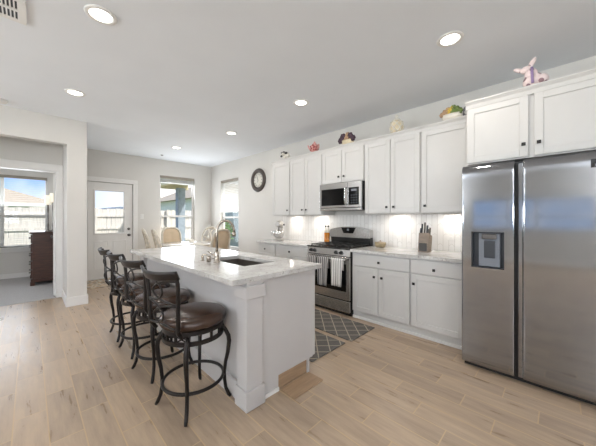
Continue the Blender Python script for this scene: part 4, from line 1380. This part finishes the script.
# cream planter with dark flowers
def planter(y, mat, flowers, label, name, w=0.10):
    r = empty(name, (3.340, y, ZT), label, 'planter')
    MB().lathe([(0, 0), (0.045, 0), (0.062, 0.03), (0.070, 0.065), (0.064, 0.065), (0.05, 0.03), (0, 0.02)], (3.340, y, ZT), 'Z', 24, 0.7, w / 0.07).build('pot', mat, r)
    for m_, seeds, nm in flowers:
        b = MB()
        for (dy, dz, rr) in seeds:
            c = Vector((3.325, y + dy, ZT + dz))
            for k in range(6):
                a = k * pi / 3
                b.blob((c.x - 0.006, c.y + rr * 0.6 * cos(a), c.z + rr * 0.6 * sin(a)), (rr * 0.45, rr * 0.5, rr * 0.5), 8)
            b.blob(tuple(c - Vector((0.012, 0, 0))), rr * 0.35, 8)
        b.build(nm, m_, r)
    r.scale = (1.1, 1.1, 1.1)
    return r
planter(2.255, M['cream'], [(M['plum'], [(0.105, 0.075, 0.04), (0.065, 0.12, 0.045), (-0.05, 0.115, 0.042), (-0.095, 0.075, 0.038), (0.09, 0.10, 0.03)], 'dark_blossoms'), (M['tan_petal'], [(0.0, 0.095, 0.042), (-0.01, 0.135, 0.035), (0.04, 0.065, 0.03), (-0.05, 0.06, 0.03)], 'tan_blossoms')], 'cream planter of plum and tan blossoms above the microwave', 'flower_planter')
planter(0.866, M['white_ceramic'], [(simple('planter_leaf', rgb(98, 116, 58), 0.5, var=0.35, vscale=40), [(-0.045, 0.10, 0.034), (-0.075, 0.078, 0.03), (0.0, 0.085, 0.026), (-0.02, 0.125, 0.026)], 'leaves'), (M['tan_petal'], [(0.055, 0.09, 0.034), (0.085, 0.075, 0.026), (0.03, 0.115, 0.026)], 'tan_blossoms'), (M['yellow'], [(0.02, 0.10, 0.03), (-0.01, 0.125, 0.022)], 'yellow_fruit')], 'white planter of green leaves and yellow fruit next to the refrigerator cabinet', 'leaf_planter')
# openwork jar
r = empty('ceramic_jar', (3.340, 1.53, ZT), 'cream openwork lidded jar on the cabinet tops', 'jar')
MB().lathe([(0, 0), (0.05, 0), (0.06, 0.015), (0.075, 0.07), (0.07, 0.12), (0.05, 0.145), (0, 0.146)], (3.340, 1.53, ZT), 'Z', 28).build('jar_body', M['cream'], r)
MB().lathe([(0, 0.146), (0.048, 0.147), (0.035, 0.168), (0.014, 0.178), (0.022, 0.196), (0.014, 0.21), (0, 0.212)], (3.340, 1.53, ZT), 'Z', 24).build('lid', M['white_ceramic'], r)
b = MB()
for k in range(7):
    a0 = 2 * pi * k / 7
    for s in (1, -1):
        b.tube([((0.079 if 0.2 < t < 0.8 else 0.068) * cos(a0 + s * t * 1.3) + 3.340, (0.079 if 0.2 < t < 0.8 else 0.068) * sin(a0 + s * t * 1.3) + 1.53, ZT + 0.012 + 0.12 * t) for t in (0, 0.2, 0.4, 0.6, 0.8, 1.0)], 0.006, 6)
b.build('lattice_work', M['white_ceramic'], r)
r.location.y = 1.505; r.scale = (1.12, 1.12, 1.12)
# grey wire ornament behind the planter
b = MB()
for k in range(4):
    rr = 0.045
    b.tube([(3.390, 0.735 + rr * 0.7 * cos(a) , ZT + 0.062 + k * 0.012 + rr * sin(a)) for a in [2 * pi * q / 16 for q in range(16)]], 0.004, 6, closed=True)
b.box(3.375, 3.405, 0.70, 0.77, ZT, ZT + 0.014, 0.003)
o = b.build('wire_ornament', M['grey_wire']); tag(o, 'grey twisted wire ornament against the refrigerator cabinet side', 'ornament')
# spotted bunny
zb = 2.4305
bx, by = 3.04, 0.158
r = empty('bunny_figurine', (bx, by, zb), 'spotted pale pink bunny figurine with lilac ribbon', 'figurine')
b = MB().blob((bx, by + 0.005, zb + 0.058), (0.06, 0.072, 0.066), 20).blob((bx - 0.01, by + 0.02, zb + 0.115), (0.042, 0.045, 0.055), 18)
b.blob((bx - 0.012, by + 0.05, zb + 0.165), (0.035, 0.042, 0.032), 16)
b.blob((bx - 0.02, by - 0.055, zb + 0.045), (0.05, 0.04, 0.045), 16)
b.build('body', M['dotted'], r)
Mx = Matrix.Translation((bx, by + 0.03, zb + 0.185))
MB().blob((0, 0, 0.035), (0.014, 0.020, 0.05), 12, M=Mx @ Matrix.Rotation(R(28), 4, 'X')).build('ear', M['dotted'], r)
MB().blob((0, 0, 0.035), (0.014, 0.018, 0.045), 12, M=Matrix.Translation((bx, by + 0.07, zb + 0.165)) @ Matrix.Rotation(R(-58), 4, 'X')).build('ear', M['dotted'], r)
MB().tube([(bx - 0.048, by + 0.012, zb + 0.16), (bx - 0.062, by + 0.01, zb + 0.11), (bx - 0.072, by + 0.008, zb + 0.06), (bx - 0.062, by + 0.006, zb + 0.02)], 0.010, 8, flat=1.0).build('ribbon', M['lilac'], r)

# ------------------------------------------------------------------ dining set
tc_ = (2.42, 5.80)
r = empty('dining_table', (tc_[0], tc_[1], 0), 'round pale dining table by the windows', 'table')
MB().lathe([(0, 0.745), (0.56, 0.745), (0.585, 0.752), (0.59, 0.765), (0.58, 0.780), (0, 0.782)], (tc_[0], tc_[1], 0), 'Z', 48).build('tabletop', simple('pale_gloss_top', rgb(214, 208, 198), 0.12, var=0.04), r)
MB().lathe([(0, 0.745), (0.22, 0.744), (0.12, 0.70), (0.06, 0.60), (0.075, 0.45), (0.05, 0.30), (0.08, 0.16), (0.10, 0.10), (0.18, 0.04), (0.20, 0.0), (0, 0.0)], (tc_[0], tc_[1], 0), 'Z', 32).build('pedestal', M['champagne'], r)
o = MB().lathe([(0, 0.085), (0.012, 0.083), (0.010, 0.072), (0.04, 0.062), (0.06, 0.035), (0.066, 0.004), (0.08, 0.0), (0, 0.0)], (2.60, 5.98, 0.7825), 'Z', 24).build('domed_dish', M['white_ceramic']); tag(o, 'small white domed dish on the dining table', 'dish')

def make_chair(upholstered):
    r = empty('dining_chair', (0, 0, 0), None, 'dining chair', 'ornate dining chairs')
    nn = 36
    ex = 0.62 if upholstered else 0.9
    def se(a, hw, hh):
        c, s = cos(a), sin(a)
        return (hw * abs(c) ** ex * (1 if c >= 0 else -1), hh * abs(s) ** ex * (1 if s >= 0 else -1))
    def pt(a, hw, hh):
        y, z = se(a, hw, hh)
        zz = 0.815 + z + (0.02 * (1 - (y / hw) ** 2) if z > 0 else 0)
        return (-0.205 - 0.20 * (zz - 0.50) + 0.03 * (1 - (y / 0.24) ** 2) * -1, y, zz)
    b = MB().tube([pt(2 * pi * k / nn, 0.215, 0.265) for k in range(nn)], 0.024, 8, closed=True)
    b.build('back_frame', M['champagne'], r)
    if upholstered:
        t = bmesh.new(); rings = []
        for f_, dx in ((0.0, 0.018), (0.5, 0.016), (0.85, 0.010), (0.97, 0.0)):
            rings.append((f_, dx))
        b = MB()
        for sgn in (1, -1):
            b.grid(lambda u, v, s=sgn: (lambda p, q: (p[0] * 1.0 + s * 0.02 * (1 - v ** 2), p[1], p[2]))(
                (lambda pp: (pt(2 * pi * u, 0.215, 0.265)[0] * v + (1 - v) * pt(pi / 2, 0.215, 1e-4)[0], pp[1] * v, 0.815 + (pp[2] - 0.815) * v))(pt(2 * pi * u, 0.208, 0.258)), None), 36, 6)
        b.build('back_pad', M['tan_cloth'], r)
    else:
        b = MB()
        for s in (1, -1):
            b.tube([pt(pi / 2 + s * 0.35, 0.205, 0.255), (-0.285, s * 0.03, 0.93), (-0.26, s * 0.055, 0.80), (-0.245, s * 0.03, 0.68), pt(-pi / 2 - s * 0.35, 0.205, 0.255)], [0.014, 0.013, 0.015, 0.013, 0.014], 8)
            b.tube([pt(s * 0.2 + (0 if s > 0 else pi), 0.2, 0.25), (-0.268, s * 0.11, 0.86), (-0.262, s * 0.06, 0.80)], 0.011, 8)
            b.tube([pt(-s * 0.5 + (0 if s > 0 else pi), 0.2, 0.25), (-0.25, s * 0.11, 0.74), (-0.26, s * 0.06, 0.80)], 0.011, 8)
        b.blob((-0.262, 0, 0.80), (0.016, 0.045, 0.05), 12)
        b.build('carved_splat', M['champagne'], r)
    MB().box(-0.225, 0.235, -0.225, 0.225, 0.40, 0.445, 0.012).build('seat_frame', M['champagne'], r)
    MB().box(-0.215, 0.225, -0.215, 0.215, 0.4455, 0.505, 0.024, 3).build('seat_pad', M['tan_cloth'], r)
    for sx in (1, -1):
        for sy in (1, -1):
            x, y = (0.20 if sx > 0 else -0.195), 0.19 * sy
            if sx > 0:
                pts = [(x, y, 0.40), (x + 0.02, y * 1.05, 0.30), (x, y, 0.14), (x + 0.015, y * 1.05, 0.004)]
            else:
                pts = [(x, y, 0.40), (x - 0.01, y, 0.25), (x - 0.05, y * 1.02, 0.004)]
            MB().tube(pts, [0.026, 0.022, 0.016, 0.019][:len(pts)], 8).build('leg', M['champagne'], r)
    for s in (1, -1):
        MB().tube([(-0.20, s * 0.15, 0.42), (-0.215, s * 0.155, 0.56), (-0.222, s * 0.15, 0.61)], [0.018, 0.016, 0.014], 8).build('back_support', M['champagne'], r)
    return r
ch_open = make_chair(False)
ch_pad = make_chair(True)
for proto, first, spots in ((ch_open, True, [(1.95, 5.92, -9, 'carved open back dining chair on the left of the table, nearer the garden door'),
                                             (1.98, 5.40, -7, 'carved open back dining chair at the left front of the round table'),
                                             (2.97, 6.18, 212, 'carved pale dining chair by the side window')]),
                            (ch_pad, True, [(2.45, 6.54, -92, 'tan padded dining chair in front of the dining window'),
                                            (2.58, 5.02, 102, 'tan padded dining chair with its back to the faucet')])):
    for i, (x, y, a, lab) in enumerate(spots):
        o = proto if i == 0 else copy_tree(proto)
        o.location = (x, y, 0)
        o.rotation_euler = (0, 0, R(a))
        o['label'] = lab

# ------------------------------------------------------------------ study: chest of drawers and lamps
r = empty('chest_of_drawers', (0.2, 7.8, 0), 'dark brown chest of drawers in the study', 'chest of drawers')
b = MB().box(0.03, 0.480, 7.33, 8.30, 0.09, 1.02, 0.004)
b.build('body', M['dark_wood'], r)
box('top', M['dark_wood'], -0.01, 0.490, 7.30, 8.33, 1.02, 1.055, 0.008, r)
MB().box(0.01, 0.485, 7.315, 8.315, 0.07, 0.13, 0.008).build('plinth', M['dark_wood'], r)
for (a, c) in ((0.0, 7.31), (0.0, 8.25), (0.41, 7.31), (0.41, 8.25)):
    MB().box(a, a + 0.07, c, c + 0.07, 0.005, 0.08, 0.01).build('foot', M['dark_wood'], r)
for k in range(5):
    z = 0.145 + k * 0.173
    d = MB().box(0.008, 0.03, 7.36, 8.27, z, z + 0.162, 0.005).build('drawer', M['dark_wood'], r)
    for yy in (7.6, 8.03):
        MB().lathe([(0, 0), (0.014, 0), (0.010, 0.01), (0.016, 0.022), (0, 0.028)], (0.008, yy, z + 0.08), '-X', 12).build('knob', M['steel_dark'], d)
for (lx, ly, h, lab) in ((0.262, 7.55, 0.74, 'table lamp on the chest of drawers, the shorter one'), (0.348, 7.72, 0.80, 'table lamp on the chest of drawers, the taller one')):
    r = empty('table_lamp', (lx, ly, 1.056), lab, 'lamp', 'lamps on the study chest')
    MB().lathe([(0, 0), (0.05, 0), (0.052, 0.012), (0.02, 0.025), (0.012, 0.06), (0.02, 0.12), (0.010, 0.18), (0.010, h * 0.5), (0.018, h * 0.6), (0.012, h - 0.16), (0, h - 0.16)], (lx, ly, 1.0562), 'Z', 18).build('lamp_base', M['steel_dark'], r)
    MB().lathe([(0.035, h - 0.19), (0.047, h - 0.17), (0.054, h - 0.08), (0.050, h), (0.046, h), (0.050, h - 0.08), (0.043, h - 0.165), (0.035, h - 0.185)], (lx, ly, 1.0562), 'Z', 20, loop=True).build('lamp_shade', M['shade'], r)
